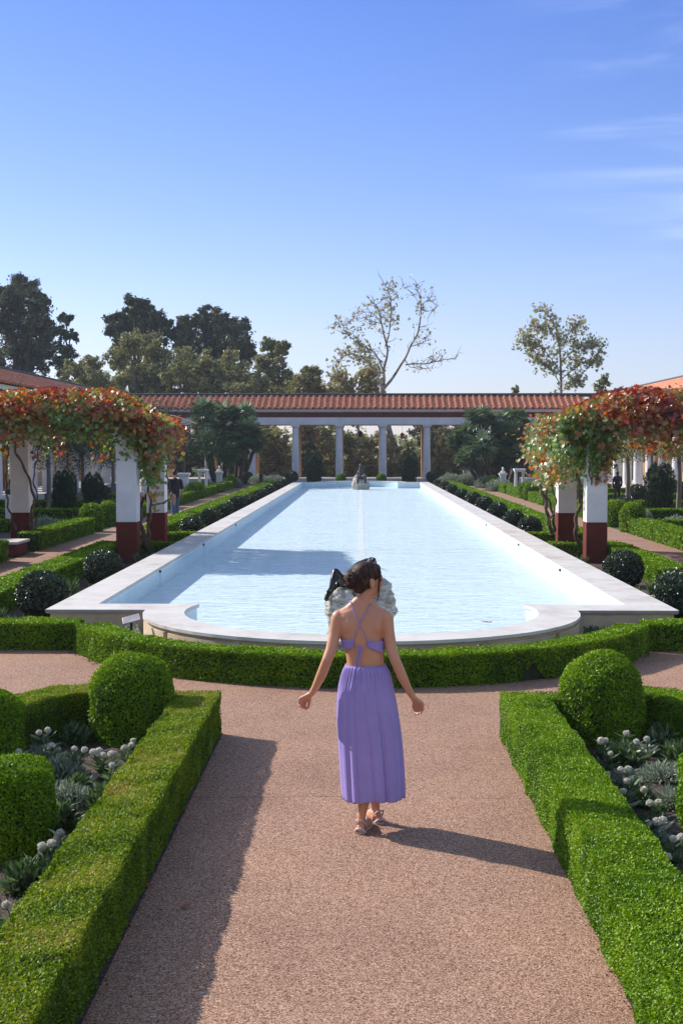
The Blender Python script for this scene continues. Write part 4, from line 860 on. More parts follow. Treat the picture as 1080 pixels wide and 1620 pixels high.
# ------------------------------------------------------------------ trees
def limb(mb, pts, r0, r1, k=6, wig=.0, g=None):
    A = np.array([tuple(p) for p in pts], float); n = len(A); u = np.linspace(0, 1, n); uu = np.linspace(0, 1, n * 4)
    Q = np.stack([np.interp(uu, u, A[:, j]) for j in range(3)], 1)
    for _ in range(2): Q[1:-1] = (Q[:-2] + Q[1:-1] * 2 + Q[2:]) / 4
    if wig and g is not None: Q[1:-1] += g.normal(size=Q[1:-1].shape) * wig
    tube(mb, Q, np.linspace(r0, r1, len(Q)), k); return Q
def crown_tree(name, label, cat, base, clumps, Y, dz, leaf, mats, n_per=900, trunk_r=.35, group=None, seed=1, sub=14, fork=None, tmpl=KITE, aspect=.5, hang=.0):
    """clumps: (px, py, rpx) circles where the crown shows, built as real clumps of leaves in depth"""
    g = np.random.default_rng(seed); b = at(base[0], base[1], Y); b.z = 0
    t = empty(name, tuple(b), label, cat, group); tr = MB(); cr = MB()
    C = []
    for px, py, rp in clumps:
        q = at(px, py, Y + g.normal() * dz); C.append((np.array(q), rp * Y / F))
    zf = min(c[0][2] for c in C) * .6 if fork is None else fork
    fk = np.array([b.x, b.y, max(zf, 1.0)]); limb(tr, [tuple(b), (b.x + .1, b.y, fk[2] * .5), tuple(fk)], trunk_r, trunk_r * .75, 9)
    for c, r in C:
        mid = (fk + c) / 2 + g.normal(size=3) * .25; Q = limb(tr, [fk, mid, c], trunk_r * .55, .06, 6, .04, g)
        nsub = sub * 2; D = sphere_pts(nsub, g) * r * 1.08 * (.25 + .75 * g.random((nsub, 1))); P, N, T = [], [], []
        for d_ in D:
            rs = r * (.15 + .2 * g.random()); limb(tr, [c + g.normal(size=3) * .1, c + d_ * .6, c + d_], .045, .015, 4)
            m = int(n_per * 1.8 / nsub); S = sphere_pts(m, g); P.append(c + d_ + S * rs * (1 + .5 * wob(S * 5 + d_, 1.0)[:, None]) * np.where(g.random((m, 1)) < .12, 1.5, 1 - g.random((m, 1)) ** 2 * .7) * np.array([1, 1, .8])); N.append(S + np.array([0, 0, .35 - hang])); T.append(np.full(m, g.normal() * .12) + g.random(m) * .7 + .1)
        leaves(cr, np.concatenate(P), np.concatenate(N), leaf * .75, leaf * .75 * aspect, 0, tmpl, .4, np.clip(np.concatenate(T), 0, 1), .4, g)
    tr.build('trunk', mats[1], t); cr.build('crown', mats[0], t); return t
E = (M['euc'], M['darkbark']); O_ = (M['olive'], M['bark']); S_ = (M['syc'], M['sycbark'])
BG = 'tall trees behind the colonnades'
crown_tree('eucalyptus_tree', 'tall dense dark tree at the far left edge behind the side colonnade', 'tree', (35, 700), [(38, 462, 26), (14, 470, 24), (62, 478, 20), (12, 505, 34), (52, 510, 34), (25, 545, 36), (66, 548, 26), (10, 585, 34), (50, 590, 36), (72, 520, 16)], 122, 1.6, .42, E, 2000, .5, BG, 201)
crown_tree('pine_tree', 'narrow open-branched dark tree right of the tall dense one at the left', 'tree', (104, 700), [(104, 506, 11), (96, 525, 13), (113, 530, 12), (100, 548, 15), (110, 560, 14), (94, 572, 14), (105, 590, 18)], 118, .8, .36, E, 420, .2, BG, 202, 9)
crown_tree('eucalyptus_tree', 'tall dark tree with ragged top left of centre, behind the olive-green trees', 'tree', (215, 700), [(213, 485, 17), (232, 490, 15), (187, 508, 18), (215, 515, 24), (250, 510, 22), (240, 535, 26), (200, 545, 26), (178, 522, 13), (262, 520, 14)], 126, 1.8, .42, E, 1700, .45, BG, 203)
crown_tree('eucalyptus_tree', 'broad dark tree with rounded crown above the olive-green trees, left of centre', 'tree', (335, 700), [(325, 505, 20), (300, 515, 22), (350, 512, 24), (375, 525, 22), (335, 535, 32), (370, 550, 28), (300, 545, 28), (390, 560, 18), (280, 530, 18), (345, 575, 30)], 128, 1.8, .42, E, 1900, .5, BG, 204)
crown_tree('olive_green_tree', 'broad olive-green tree in front of the dark trees left of centre', 'tree', (220, 700), [(205, 545, 24), (232, 550, 26), (190, 570, 24), (255, 560, 24), (215, 590, 32), (255, 600, 30), (185, 605, 26), (230, 625, 30)], 108, 1.6, .34, O_, 1500, .35, BG, 205)
crown_tree('olive_green_tree', 'pale olive tree in front of the broad dark crown left of centre', 'tree', (330, 700), [(300, 575, 26), (330, 585, 28), (365, 580, 26), (385, 600, 26), (345, 610, 30), (300, 610, 30), (275, 595, 22), (380, 622, 26), (400, 612, 20), (262, 625, 26)], 106, 1.6, .34, O_, 1500, .35, BG, 206)
crown_tree('eucalyptus_tree', 'slim grey-green tree with feathery top right of the broad dark crown', 'tree', (435, 700), [(425, 545, 13), (448, 550, 12), (438, 562, 14), (420, 575, 17), (440, 590, 20), (425, 610, 24), (455, 605, 22), (412, 622, 26), (440, 622, 24)], 112, 1, .34, (M['olive'], M['bark']), 700, .22, BG, 207, 11)
crown_tree('olive_green_tree', 'small loose olive-green tree above the tile roof left of the bare sycamore', 'tree', (488, 700), [(492, 588, 14), (478, 600, 16), (500, 605, 14), (490, 618, 20), (470, 616, 20), (508, 620, 14), (455, 622, 18)], 104, .8, .3, O_, 700, .2, BG, 208, 11)
crown_tree('olive_green_tree', 'olive-brown tree between the dark left trees behind the side roof', 'tree', (132, 700), [(120, 585, 20), (145, 580, 18), (135, 605, 26), (155, 605, 18), (110, 612, 20)], 106, 1, .32, O_, 1000, .25, BG, 209)
crown_tree('small_tree', 'low tree top just showing over the tile roof right of centre', 'tree', (815, 700), [(815, 617, 6), (805, 630, 10)], 108, .5, .28, O_, 200, .12, BG, 210, 7)
crown_tree('small_tree', 'small dark tree top above the roof just left of the right vine', 'tree', (952, 700), [(958, 600, 10), (948, 612, 12), (962, 622, 14)], 106, .5, .28, O_, 260, .12, BG, 211, 7)
# sycamores, traced limb by limb with twigs grown from them
def sycamore(label, Y, limbs, seed, twn, leaf_n, dense, leafs=.26, base=None):
    g = np.random.default_rng(seed); b = at(*base, Y); t = empty('sycamore_tree', (b.x, b.y, 0), label, 'tree', BG); tr = MB(); P, N = [], []
    for pts, r0, r1, tw, lf in limbs:
        dep = np.cumsum(g.normal(size=len(pts)) * .35); dep -= dep[0]
        if len(pts) > 4 and r0 > .2: dep *= .3
        W = [at(px, py, Y + dep[i]) for i, (px, py) in enumerate(pts)]; Q = limb(tr, W, r0 * .56, r1 * .7, 7)
        L = len(Q)
        for k in range(int(tw * twn * 1.5)):
            i = int(L * (.15 + .85 * g.random() ** .8)); i = min(i, L - 2); d = norm(Q[i + 1] - Q[i]); v = norm(d * .7 + g.normal(size=3) * .8 + np.array([0, 0, .2])); ln = .25 + g.random() * .65
            p0 = Q[i]; p1 = p0 + v * ln * .5 + g.normal(size=3) * .1; v2 = norm(v + g.normal(size=3) * .35 + np.array([0, 0, .25])); p2 = p1 + v2 * ln * .5
            tube(tr, [p0, p1, p2], [.035, .022, .01], 4, caps=False)
            for q_ in range(2):
                v3 = norm(v2 + g.normal(size=3) * .7); s0 = p1 if q_ else p2; p3 = s0 + v3 * .25 + g.normal(size=3) * .05; p4 = p3 + norm(v3 + g.normal(size=3) * .6) * .2
                tube(tr, [s0, p3, p4], [.014, .010, .006], 3, caps=False)
                m = g.poisson(lf * leaf_n * .5); P.append(np.stack([p3] * m + [p4] * 0).reshape(-1, 3) + g.normal(size=(m, 3)) * .22 if m else np.zeros((0, 3)))
            m = g.poisson(lf * leaf_n * .55); P.append(p2 + g.normal(size=(m, 3)) * .25)
    P = np.concatenate(P)
    tr.build('trunk', M['sycbark'], t); cr = MB(); leaves(cr, P, g.normal(size=P.shape) + [0, 0, .3], leafs, leafs * .9, 0, LOBED, .4, np.clip(g.normal(size=len(P)) * .25 + .5, 0, 1), .35, g); cr.build('crown', M['syc'], t)
sycamore('tall nearly bare sycamore behind the middle of the far colonnade', 100, [
    ([(652, 775), (642, 745), (628, 715), (616, 685), (610, 655), (606, 628), (604, 610)], .42, .28, .0, 0),
    ([(604, 620), (608, 600), (606, 585), (612, 565), (613, 550), (607, 530), (603, 512), (600, 495), (595, 482), (586, 477)], .20, .04, 1.0, .8),
    ([(609, 548), (615, 530), (617, 510), (619, 490), (617, 470), (612, 455), (606, 448)], .11, .02, 1.3, 1.5),
    ([(604, 618), (620, 600), (632, 580), (642, 565), (650, 545), (660, 530), (664, 510), (666, 490), (666, 480), (664, 468), (656, 450)], .20, .03, .9, .5),
    ([(666, 482), (674, 476), (684, 477), (690, 485), (686, 491), (672, 493)], .06, .015, .6, .15),
    ([(666, 485), (655, 468), (645, 458), (635, 451)], .04, .01, .3, .2),
    ([(641, 577), (655, 575), (672, 576), (690, 572), (705, 568), (722, 568)], .10, .015, .8, .35),
    ([(650, 548), (662, 545), (672, 540), (684, 536)], .06, .015, .4, .5),
    ([(640, 568), (648, 582), (660, 580), (672, 583), (686, 583)], .06, .012, .4, .4),
    ([(607, 590), (600, 570), (590, 555), (578, 550), (568, 545), (556, 535), (544, 524)], .13, .02, 1.3, 1.3),
    ([(604, 610), (595, 590), (585, 575), (572, 565), (560, 560), (545, 562), (535, 570)], .12, .02, 1.5, 2.0),
    ([(603, 512), (594, 510), (582, 505), (574, 502)], .05, .012, .5, 1.0),
    ([(606, 520), (596, 500), (580, 492), (565, 500), (545, 515), (530, 513)], .05, .012, .9, 1.0)], 301, 17, 2.0, 1, .22, base=(650, 765))
sycamore('leafier young sycamore rising behind the far colonnade on the right', 104, [
    ([(889, 740), (888, 690), (887, 640), (887, 600), (886, 570), (884, 545), (880, 520), (868, 500), (856, 490)], .26, .03, 1.6, 2.3),
    ([(887, 610), (875, 590), (862, 575), (850, 568), (838, 562)], .07, .015, 1.3, 2.3), ([(886, 590), (870, 565), (852, 545), (835, 540), (825, 542)], .08, .015, 1.5, 2.5),
    ([(886, 575), (900, 560), (915, 550), (930, 545), (946, 548)], .08, .015, 1.5, 2.4), ([(887, 600), (905, 585), (922, 575), (940, 572)], .08, .015, 1.4, 2.4),
    ([(885, 555), (895, 535), (905, 520), (915, 515)], .07, .015, 1.2, 2.2), ([(882, 535), (868, 525), (855, 520), (848, 515)], .06, .012, 1.2, 2.2), ([(887, 620), (902, 610), (915, 602)], .06, .012, 1.2, 2.0)], 302, 17, 2.0, 1, .25, base=(888, 765))
sycamore('low brownish sycamore behind the roof left of the bare one', 102, [
    ([(575, 760), (570, 700), (562, 650), (560, 620), (556, 600)], .22, .06, 1, 2.5), ([(560, 630), (545, 612), (535, 600)], .08, .02, 1.6, 3.2), ([(560, 620), (575, 600), (585, 592)], .08, .02, 1.6, 3.2), ([(562, 640), (580, 622), (596, 612)], .08, .02, 1.6, 3.0), ([(560, 640), (540, 630), (528, 622)], .08, .02, 1.6, 3.0)], 303, 17, 2.2, 1, .25, base=(575, 765))
# belt of trees seen between the columns
g = np.random.default_rng(404); k = 0
spots = [(255, 101, 'e'), (300, 98, 'e'), (345, 103, 'e'), (390, 99, 's'), (425, 104, 's'), (455, 98, 's'), (495, 103, 's'), (525, 99, 'o'), (556, 105, 's'), (590, 99, 's'), (660, 103, 'o'), (692, 99, 's'), (725, 104, 's'), (770, 100, 'e'), (815, 103, 'e'), (865, 101, 'o')]
posn = ['far left behind the palms', 'second from the left behind the palms', 'third from the left behind the palms', 'behind the left palm edge', 'left of the first clear column bay', 'in the first clear column bay', 'in the second clear column bay', 'beside the column left of centre', 'left of the middle bay', 'in the middle column bay', 'right of the leaning trunk', 'in the bay right of the yew', 'left of the right palms', 'behind the right palms', 'right behind the right palms', 'farthest right behind the vine']
for (px, Y, ty), po in zip(spots, posn):
    mats = {'e': E, 'o': O_, 's': S_}[ty]; top = 660 if ty != 'e' else 640
    if 540 < px < 680: top = 690
    cls = [(px + g.normal() * 14, top + 12 + i * 15 + g.normal() * 5, 19 + g.random() * 6) for i in range(5)] + [(px + g.normal() * 24, 745 + g.normal() * 8, 22) for i in range(3)] + [(px + g.normal() * 26, 700 + g.normal() * 14, 20) for i in range(2 if not 540 < px < 680 else 0)]
    cls = [(a, min(b, 752), r) for a, b, r in cls if b - r > top - 14]
    crown_tree('sycamore_sapling' if ty == 's' else 'garden_tree', f'leafy tree seen through the far colonnade, {po}', 'tree', (px, 740), cls, Y, .8, .24, mats, 620, .14, 'leafy trees seen through the far colonnade', 410 + k, 10, .9, LOBED if ty == 's' else KITE, .8 if ty == 's' else .5); k += 1
# distant wooded slope, to the horizon
mb = MB(); n = 26000; g = np.random.default_rng(9); x = -120 + 240 * g.random(n); y = 118 + 70 * g.random(n); hgt = 1.5 + (y - 118) * .035 + 1.0 * wob(np.stack([x, y, 0 * x], 1), .12); P = np.stack([x, y, hgt * (.2 + .8 * g.random(n))], 1)
leaves(mb, P, np.tile([0, -.6, 1.], (n, 1)), .7, .45, 0, KITE, .4, g.random(n), .4, g); tag(mb.build('distant_woodland', M['olive'], origin=(0, 118, 0)), 'low wooded slope far behind the colonnade', 'woodland', kind='stuff')

# ------------------------------------------------------------------ fan palms
def fan_leaf(mb, c, d, up, size, g, tone):
    """one fan: blades radiating from the tip of a stalk"""
    d = norm(d); sd = norm(np.cross(d, up)); nb = 11; V, Fc, T = [], [], []
    for i in range(nb):
        a = (i / (nb - 1) - .5) * R(205); bd = d * math.cos(a) + sd * math.sin(a); ln = size * (1 - .22 * abs(a) / 1.8) * (1 + g.normal() * .05)
        bd2 = norm(bd + np.array([0, 0, -.25])); p0 = c; pm = c + bd * ln * .55; p1 = pm + bd2 * ln * .45; pr = norm(np.cross(bd, np.cross(d, sd) + 1e-3)); wd = size * .085
        o = len(V); V += [p0, pm + pr * wd, p1, pm - pr * wd]; Fc.append((o, o + 1, o + 2, o + 3)); T.append(np.clip(tone + g.normal() * .12, 0, 1))
    mb.add(V, Fc, 0, np.array(T))
def palm(label, heads, Y, seed, bx):
    g = np.random.default_rng(seed); b = at(bx, 757, Y); t = empty('fan_palm', (b.x, Y, 0), label, 'palm', 'multi-stemmed fan palms before the far colonnade'); 
    cr = MB()
    for px, py, rp in heads:
        yy = Y + g.normal() * 1.0; c = np.array(at(px, py, yy)); r = rp * 1.12 * Y / F; foot = np.array([b.x + (c[0] - b.x) * .45 + g.normal() * .2, yy, 0])
        tr = MB(); Q = limb(tr, [foot, foot * .5 + c * .5 + g.normal(size=3) * .12 + [0, 0, -.1], c - [0, 0, .1]], .13, .11, 8, .012, g); tr.build('trunk', M['darkbark'], t)
        for i in range(34):
            d = sphere_pts(1, g)[0]; d[2] = d[2] * .75 + .12; d = norm(d); st = c + d * r * .45; tube(cr, [c, st], [.012, .008], 3, 0, .3, caps=False)
            fan_leaf(cr, st, norm(d + [0, 0, -.08]), np.array([g.normal() * .3, g.normal() * .3, 1.]), r * .72, g, .3 + .35 * d[2] + g.normal() * .1)
        n = 80; S = sphere_pts(n, g); S[:, 2] = -abs(S[:, 2]); leaves(cr, c + S * .3 * r - [0, 0, .2 * r], S, .4, .05, 0, STRIP, 1, g.random(n) * .2, .3, g)
    cr.build('crown', M['palm'], t)
palm('clump of dark fan palms left of the pool before the far colonnade', [(322, 648, 19), (355, 652, 20), (385, 658, 22), (322, 672, 22), (352, 685, 25), (392, 685, 24), (378, 705, 25), (330, 700, 22), (405, 700, 18), (362, 716, 20)], 79, 501, 362)
palm('clump of sunlit fan palms right of the pool before the far colonnade', [(758, 660, 23), (738, 690, 25), (765, 705, 26), (722, 700, 17), (788, 668, 20), (815, 665, 23), (805, 690, 26), (830, 700, 20), (740, 725, 20), (785, 720, 22), (815, 720, 20)], 79, 502, 790)

# small standard trees in the outer gardens
def standard(px, y, zc, r, label, seed, leafm='olive'):
    g = np.random.default_rng(seed); q = at(px, 720, y); t = empty('small_olive_tree', (q.x, y, 0), label, 'tree', 'small standard trees in the outer gardens'); tr = MB(); cr = MB()
    limb(tr, [(q.x, y, 0), (q.x + .04, y, zc * .4), (q.x, y, zc - r * .4)], .10, .07, 7)
    for i in range(12):
        d = sphere_pts(1, g)[0] * r * .7 + np.array([0, 0, .1]); c = np.array([q.x, y, zc]) + d * [1.25, 1.25, .7]; limb(tr, [(q.x, y, zc - r * .45), (q.x + d[0] * .5, y + d[1] * .5, zc - .1), c], .035, .01, 4)
        m = int(230 * max(1, r) ** 1.6); S = sphere_pts(m, g); leaves(cr, c + S * r * .42 * (1 - g.random((m, 1)) ** 2 * .5), S, .11, .035, 0, KITE, .5, g.random(m), .4, g)
    tr.build('trunk', M['bark'], t); cr.build('crown', M[leafm], t)
standard(992, 50, 2.5, .95, 'small olive tree on the right between the pillar and the yew', 601)
standard(1073, 48, 2.6, .95, 'small olive tree at the right frame edge beyond the yew', 602)
standard(1030, 66, 2.6, .95, 'small olive tree in the distance before the cream wall on the right', 603)
standard(76, 50, 2.8, 1.5, 'small dark-crowned tree in shade under the left pergola', 604, 'cypress')
standard(178, 62, 3.0, 2.2, 'small dark-crowned tree in shade beyond the left domes', 605, 'cypress')
standard(215, 70, 3.1, 2.4, 'small dark tree behind the left front pillar', 606, 'cypress'); standard(130, 66, 2.9, 2.3, 'small dark tree behind the left yews', 607, 'cypress'); standard(290, 74, 3.0, 2.4, 'small dark tree left of the left palms', 608, 'cypress')
# ------------------------------------------------------------------ soft body helpers
def capsule(mb, p0, r0, p1, r1, k=12):
    p0, p1 = np.array(p0, float), np.array(p1, float); d = norm(p1 - p0); a = np.linspace(.15, math.pi / 2, 4)
    pts = [p0 - d * r0 * math.cos(t) for t in a] + [p1 + d * r1 * math.cos(t) for t in a[::-1]]
    rr = [r0 * math.sin(t) for t in a] + [r1 * math.sin(t) for t in a[::-1]]
    tube(mb, pts, rr, k)
def chain(mb, pr, k=12):
    for (a, ra), (b, rb) in zip(pr[:-1], pr[1:]): capsule(mb, a, ra, b, rb, k)
def loft(mb, rings, k=28, mat=0, cap=True, smooth=True):     # rings: (cx, cy, z, a, b)
    an = np.arange(k) * 2 * math.pi / k; V = np.concatenate([np.stack([cx + a * np.cos(an), cy + b * np.sin(an), np.full(k, z)], 1) for cx, cy, z, a, b in rings])
    f = []
    for i in range(len(rings) - 1):
        a = i * k + np.arange(k); b = i * k + (np.arange(k) + 1) % k; f.append(np.stack([a, b, b + k, a + k], 1))
    mb.add(V, np.concatenate(f), mat, None, smooth)
    if cap: mb.add(V[:k], [tuple(range(k))[::-1]], mat); mb.add(V[-k:], [tuple(range(k))], mat)
def fuse(o, vox, smooth=4, fac=.5):
    m = o.modifiers.new('remesh', 'REMESH'); m.mode = 'VOXEL'; m.voxel_size = vox; m.use_smooth_shade = True
    if smooth: s = o.modifiers.new('smooth', 'SMOOTH'); s.iterations = smooth; s.factor = fac
    return o

# ------------------------------------------------------------------ cloth and hair materials
def mat_cloth(name, c0, c1, tr=.15, wr=120):
    m, nt, out = nodes(name); L = nt.links; n = noise(nt, wr, 3, stretch=(1, 1, .35)); n2 = noise(nt, 7, 3)
    r = ramp(nt, [(.3, c0), (.7, c1)], n.outputs[0]); r2 = ramp(nt, [(.3, (.9, .9, .92)), (.7, (1, 1, 1))], n2.outputs[0])
    mx = nd(nt, 'Mix', data_type='RGBA', blend_type='MULTIPLY'); mx.inputs[0].default_value = 1; L.new(r.outputs[0], mx.inputs[6]); L.new(r2.outputs[0], mx.inputs[7])
    d = nd(nt, 'BsdfDiffuse'); t = nd(nt, 'BsdfTranslucent'); L.new(mx.outputs[2], d.inputs[0]); L.new(mx.outputs[2], t.inputs[0])
    b = bumpn(nt, n.outputs[0], .25, .002); L.new(b.outputs[0], d.inputs['Normal'])
    s = nd(nt, 'MixShader'); s.inputs[0].default_value = tr; L.new(d.outputs[0], s.inputs[1]); L.new(t.outputs[0], s.inputs[2]); L.new(s.outputs[0], out.inputs[0]); return m
M['dress'] = mat_cloth('lavender_cloth', (.48, .375, .78), (.50, .40, .80), .22)
def mat_hair():
    m, nt, out = nodes('dark_brown_hair'); L = nt.links; p = nd(nt, 'BsdfPrincipled'); n = noise(nt, 70, 4, stretch=(1, 1, .3)); r = ramp(nt, [(.3, (.014, .007, .005)), (.5, (.045, .022, .016)), (.72, (.16, .075, .05))], n.outputs[0])
    L.new(r.outputs[0], p.inputs['Base Color']); p.inputs['Roughness'].default_value = .6; p.inputs['Specular IOR Level'].default_value = .25; b = bumpn(nt, n.outputs[0], .7, .004); L.new(b.outputs[0], p.inputs['Normal']); L.new(p.outputs[0], out.inputs[0]); return m
M['hair'] = mat_hair()
M['sandal'] = mat_plain('pale_pink_leather', [(.3, (.55, .42, .40)), (.7, (.66, .52, .50))], 20, .5)
M['eye'] = mat_plain('eye', [(.3, (.03, .02, .015)), (.7, (.05, .035, .03))], 20, .2)
M['rock'] = mat_plain('pitted_pale_rock', [(.30, (.12, .09, .07)), (.40, (.46, .41, .34)), (.6, (.68, .64, .56)), (.8, (.76, .72, .65))], 6, .9, 1, .09, 13, detail=10, stretch=(1, 1, 2.4))

# ------------------------------------------------------------------ the woman
D = 8.1
pt = lambda px, py, dy=0.0: np.array(at(px, py, D + dy))
wl = ground_at(575, 1325)
wm = empty('person', (.0, D, 0), 'woman in long lavender backless dress with dark updo walking away, head turned right', 'person')
sk = MB()
RG = [(572, 948, .046, .048), (573, 953, .056, .052), (573, 958, .080, .056), (572.5, 963, .112, .060), (572, 968, .146, .066), (572, 975, .160, .076), (571.5, 985, .150, .086), (571.5, 1000, .129, .090), (573, 1013, .1225, .087),
      (576, 1030, .1165, .082), (577.5, 1045, .114, .080), (578, 1057, .113, .079), (578.5, 1075, .118, .080), (579, 1105, .125, .085), (580, 1130, .12, .08), (580, 1150, .10, .07)]
rings = []
for cx, cy, a, b in RG:
    p = pt(cx, cy); rings.append((p[0], D + .01, p[2], a, b))
loft(sk, rings[::-1], 32)
zz = np.array([r[2] for r in rings])[::-1]; ra = np.array([r[3] for r in rings])[::-1]; rb = np.array([r[4] for r in rings])[::-1]; rc = np.array([r[0] for r in rings])[::-1]
def back(px, py, off=.004):
    p = pt(px, py, -.08); a, b, c = np.interp(p[2], zz, ra), np.interp(p[2], zz, rb), np.interp(p[2], zz, rc); u = min(abs(p[0] - c) / (a + off), .995)
    return np.array([p[0], D + .01 - (b + off) * math.sqrt(1 - u * u), p[2]])
# shoulder blades and spine groove
for px, sx_ in ((553, 1), (592, -1)): ellipsoid(sk, back(px, 992, -.046), (.050, .052, .075))
for px in (560, 597): pass
for i, px in enumerate((536, 609)): ellipsoid(sk, pt(px, 977, .01), (.046, .045, .048))
chain(sk, [(pt(573, 962, .005), .050), (pt(577, 950, .015), .047), (pt(581, 938, .02), .046)])
for px, s_ in ((552, 1), (594, -1)): chain(sk, [(pt(574 + (-6 if s_ > 0 else 6), 950, .0), .034), (pt(px, 966, .005), .036), (pt(px - s_ * 12, 973, .01), .036)])
# chest (seen only from other sides)
for dx in (-.06, .06): ellipsoid(sk, (rc[-8] + dx, D + .075, pt(573, 1012)[2]), (.058, .052, .058))
# arms
aL = [((534, 980, .01), .043), ((529.5, 1003, 0), .0375), ((523.5, 1028, -.03), .0345), ((517.5, 1044, -.05), .0325), ((509, 1066, -.02), .0325), ((499, 1087, .03), .0245), ((493, 1097, .055), .0205)]
aR = [((611.5, 981, .01), .043), ((614.5, 1003, 0), .038), ((619.5, 1030, -.02), .035), ((626, 1047, -.04), .0325), ((635.5, 1070, -.02), .0325), ((646, 1091, .02), .024), ((651.5, 1101, .04), .0205)]
for A in (aL, aR): chain(sk, [(pt(*p), r) for p, r in A])
# hands
def hand(wrist, knuck, midj, tip, thumb):
    W = pt(*wrist); K = [pt(*k) for k in knuck]
    for k in K: chain(sk, [(W, .018), ((W + k) / 2, .014), (k, .0115)])
    for k, m, t, r in zip(K, midj, tip, (.0098, .0100, .0098, .0085)):
        m, t = pt(*m), pt(*t); chain(sk, [(k, r * 1.05), (m, r * .95), ((m + t) / 2 + (m - k) * .15, r * .88), (t, r * .8)], 8)
    chain(sk, [(W * .6 + K[0] * .4, .015), (pt(*thumb[0]), .0115), (pt(*thumb[1]), .0105), (pt(*thumb[2]), .009)], 8)
hand((492.5, 1097.5, .055), [(483.5, 1107.5, .115), (480, 1106.5, .10), (477, 1105.5, .085), (474.5, 1105.5, .065)],
     [(482, 1116, .14), (478.2, 1115.5, .13), (475, 1113.5, .11), (472.8, 1111.8, .085)], [(484.5, 1121.5, .115), (480, 1120.5, .10), (476.8, 1118.8, .085), (474, 1116.6, .065)],
     [(490.5, 1106, .095), (489, 1113.5, .11), (487.5, 1119.5, .115)])
hand((651.8, 1101.5, .04), [(657.5, 1117, .085), (661.5, 1117.2, .07), (665.2, 1116, .055), (668, 1113.5, .04)],
     [(657.5, 1125, .10), (661.6, 1125.5, .085), (665.8, 1124.5, .065), (669, 1121.5, .045)], [(656.2, 1129.5, .085), (660.2, 1130.3, .07), (664.2, 1129, .055), (667.2, 1125.6, .038)],
     [(653.2, 1110, .085), (653, 1117.5, .10), (655, 1123.5, .10)])
# legs
hipL, hipR = np.array([.0, D + .02, .86]), np.array([.10, D + .04, .86])
chain(sk, [(hipL, .085), (np.array([.005, D + .04, .50]), .056), (pt(577, 1240, .0), .047), (pt(575.5, 1268, -.02), .036), (pt(572.5, 1288, -.03), .026), (pt(570.5, 1303, -.03), .0235), (pt(570.5, 1314, -.04), .026)])
chain(sk, [(hipR, .085), (np.array([.10, D + .16, .50]), .056), (pt(592.5, 1240, .17), .047), (pt(592, 1262, .19), .036), (pt(594, 1282, .2), .0265), (pt(595, 1294, .2), .023), (pt(595.5, 1301, .2), .025)])
feet = []
for hx_, hy_, ang in ((pt(570.7, 1318)[0], D - .03, -14), (pt(595.5, 1305)[0] + .012, D + .185, 28)):
    c, s_ = math.cos(R(ang)), math.sin(R(ang)); f = lambda x, y, z, c=c, s_=s_, hx_=hx_, hy_=hy_: np.array([hx_ + x * c - y * s_, hy_ + x * s_ + y * c, z]); feet.append((f, ang))
    chain(sk, [(f(0, .0, .042), .028), (f(0, .05, .052), .030), (f(.0, .11, .036), .026), (f(-.002, .155, .028), .020)]); chain(sk, [(f(0, -.008, .036), .027), (f(-.02, .15, .026), .016)]); chain(sk, [(f(0, -.008, .036), .026), (f(.024, .14, .026), .015)])
    for i, (tx, ty, r) in enumerate(((-.03, .20, .0125), (-.012, .205, .009), (.004, .198, .0085), (.018, .188, .008), (.031, .174, .0075))): chain(sk, [(f(tx * .9, .145, .026), r * 1.15), (f(tx, ty, .024), r)], 8)
# head: built facing +Y then turned to her right
HP = Vector((pt(581, 925, .03)))
HP.z = 1.552; TURN = R(-62)
RH = (Matrix.Rotation(TURN, 3, 'Z') @ Matrix.Rotation(R(2), 3, 'Y') @ Matrix.Rotation(R(-3), 3, 'X'))
hp = lambda x, y, z: np.array(HP + RH @ Vector((x, y, z)))
def he(mb, c, r, rot=None): ellipsoid(mb, hp(*c), r, 0, 20, 14, RH if rot is None else RH @ rot)
he(sk, (0, -.014, .030), (.070, .088, .080)); he(sk, (0, .030, -.028), (.055, .058, .078)); he(sk, (0, .044, -.068), (.040, .040, .030)); he(sk, (0, .075, -.090), (.017, .014, .013))
for sg in (-1, 1):
    he(sk, (sg * .034, .058, -.022), (.020, .022, .022)); he(sk, (sg * .046, .015, -.062), (.014, .032, .020)); he(sk, (sg * .073, -.004, -.008), (.009, .018, .030)); he(sk, (sg * .077, -.012, .004), (.006, .014, .020)); he(sk, (sg * .027, .078, .024), (.022, .010, .007))
    he(sk, (sg * .010, .099, -.027), (.007, .008, .006))
capsule(sk, hp(0, .086, .014), .0075, hp(0, .106, -.022), .010); he(sk, (0, .0905, -.051), (.021, .0095, .006)); he(sk, (0, .0895, -.062), (.018, .0095, .0065)); he(sk, (0, .078, .03), (.04, .012, .02))
body = sk.build('body', M['skin'], wm); fuse(body, .0048, 5, .45)
for sg in (-1, 1):
    e = MB(); ellipsoid(e, hp(sg * .029, .0805, .008), (.009, .006, .006), 0, 10, 8, RH); e.build('eye', M['eye'], wm)
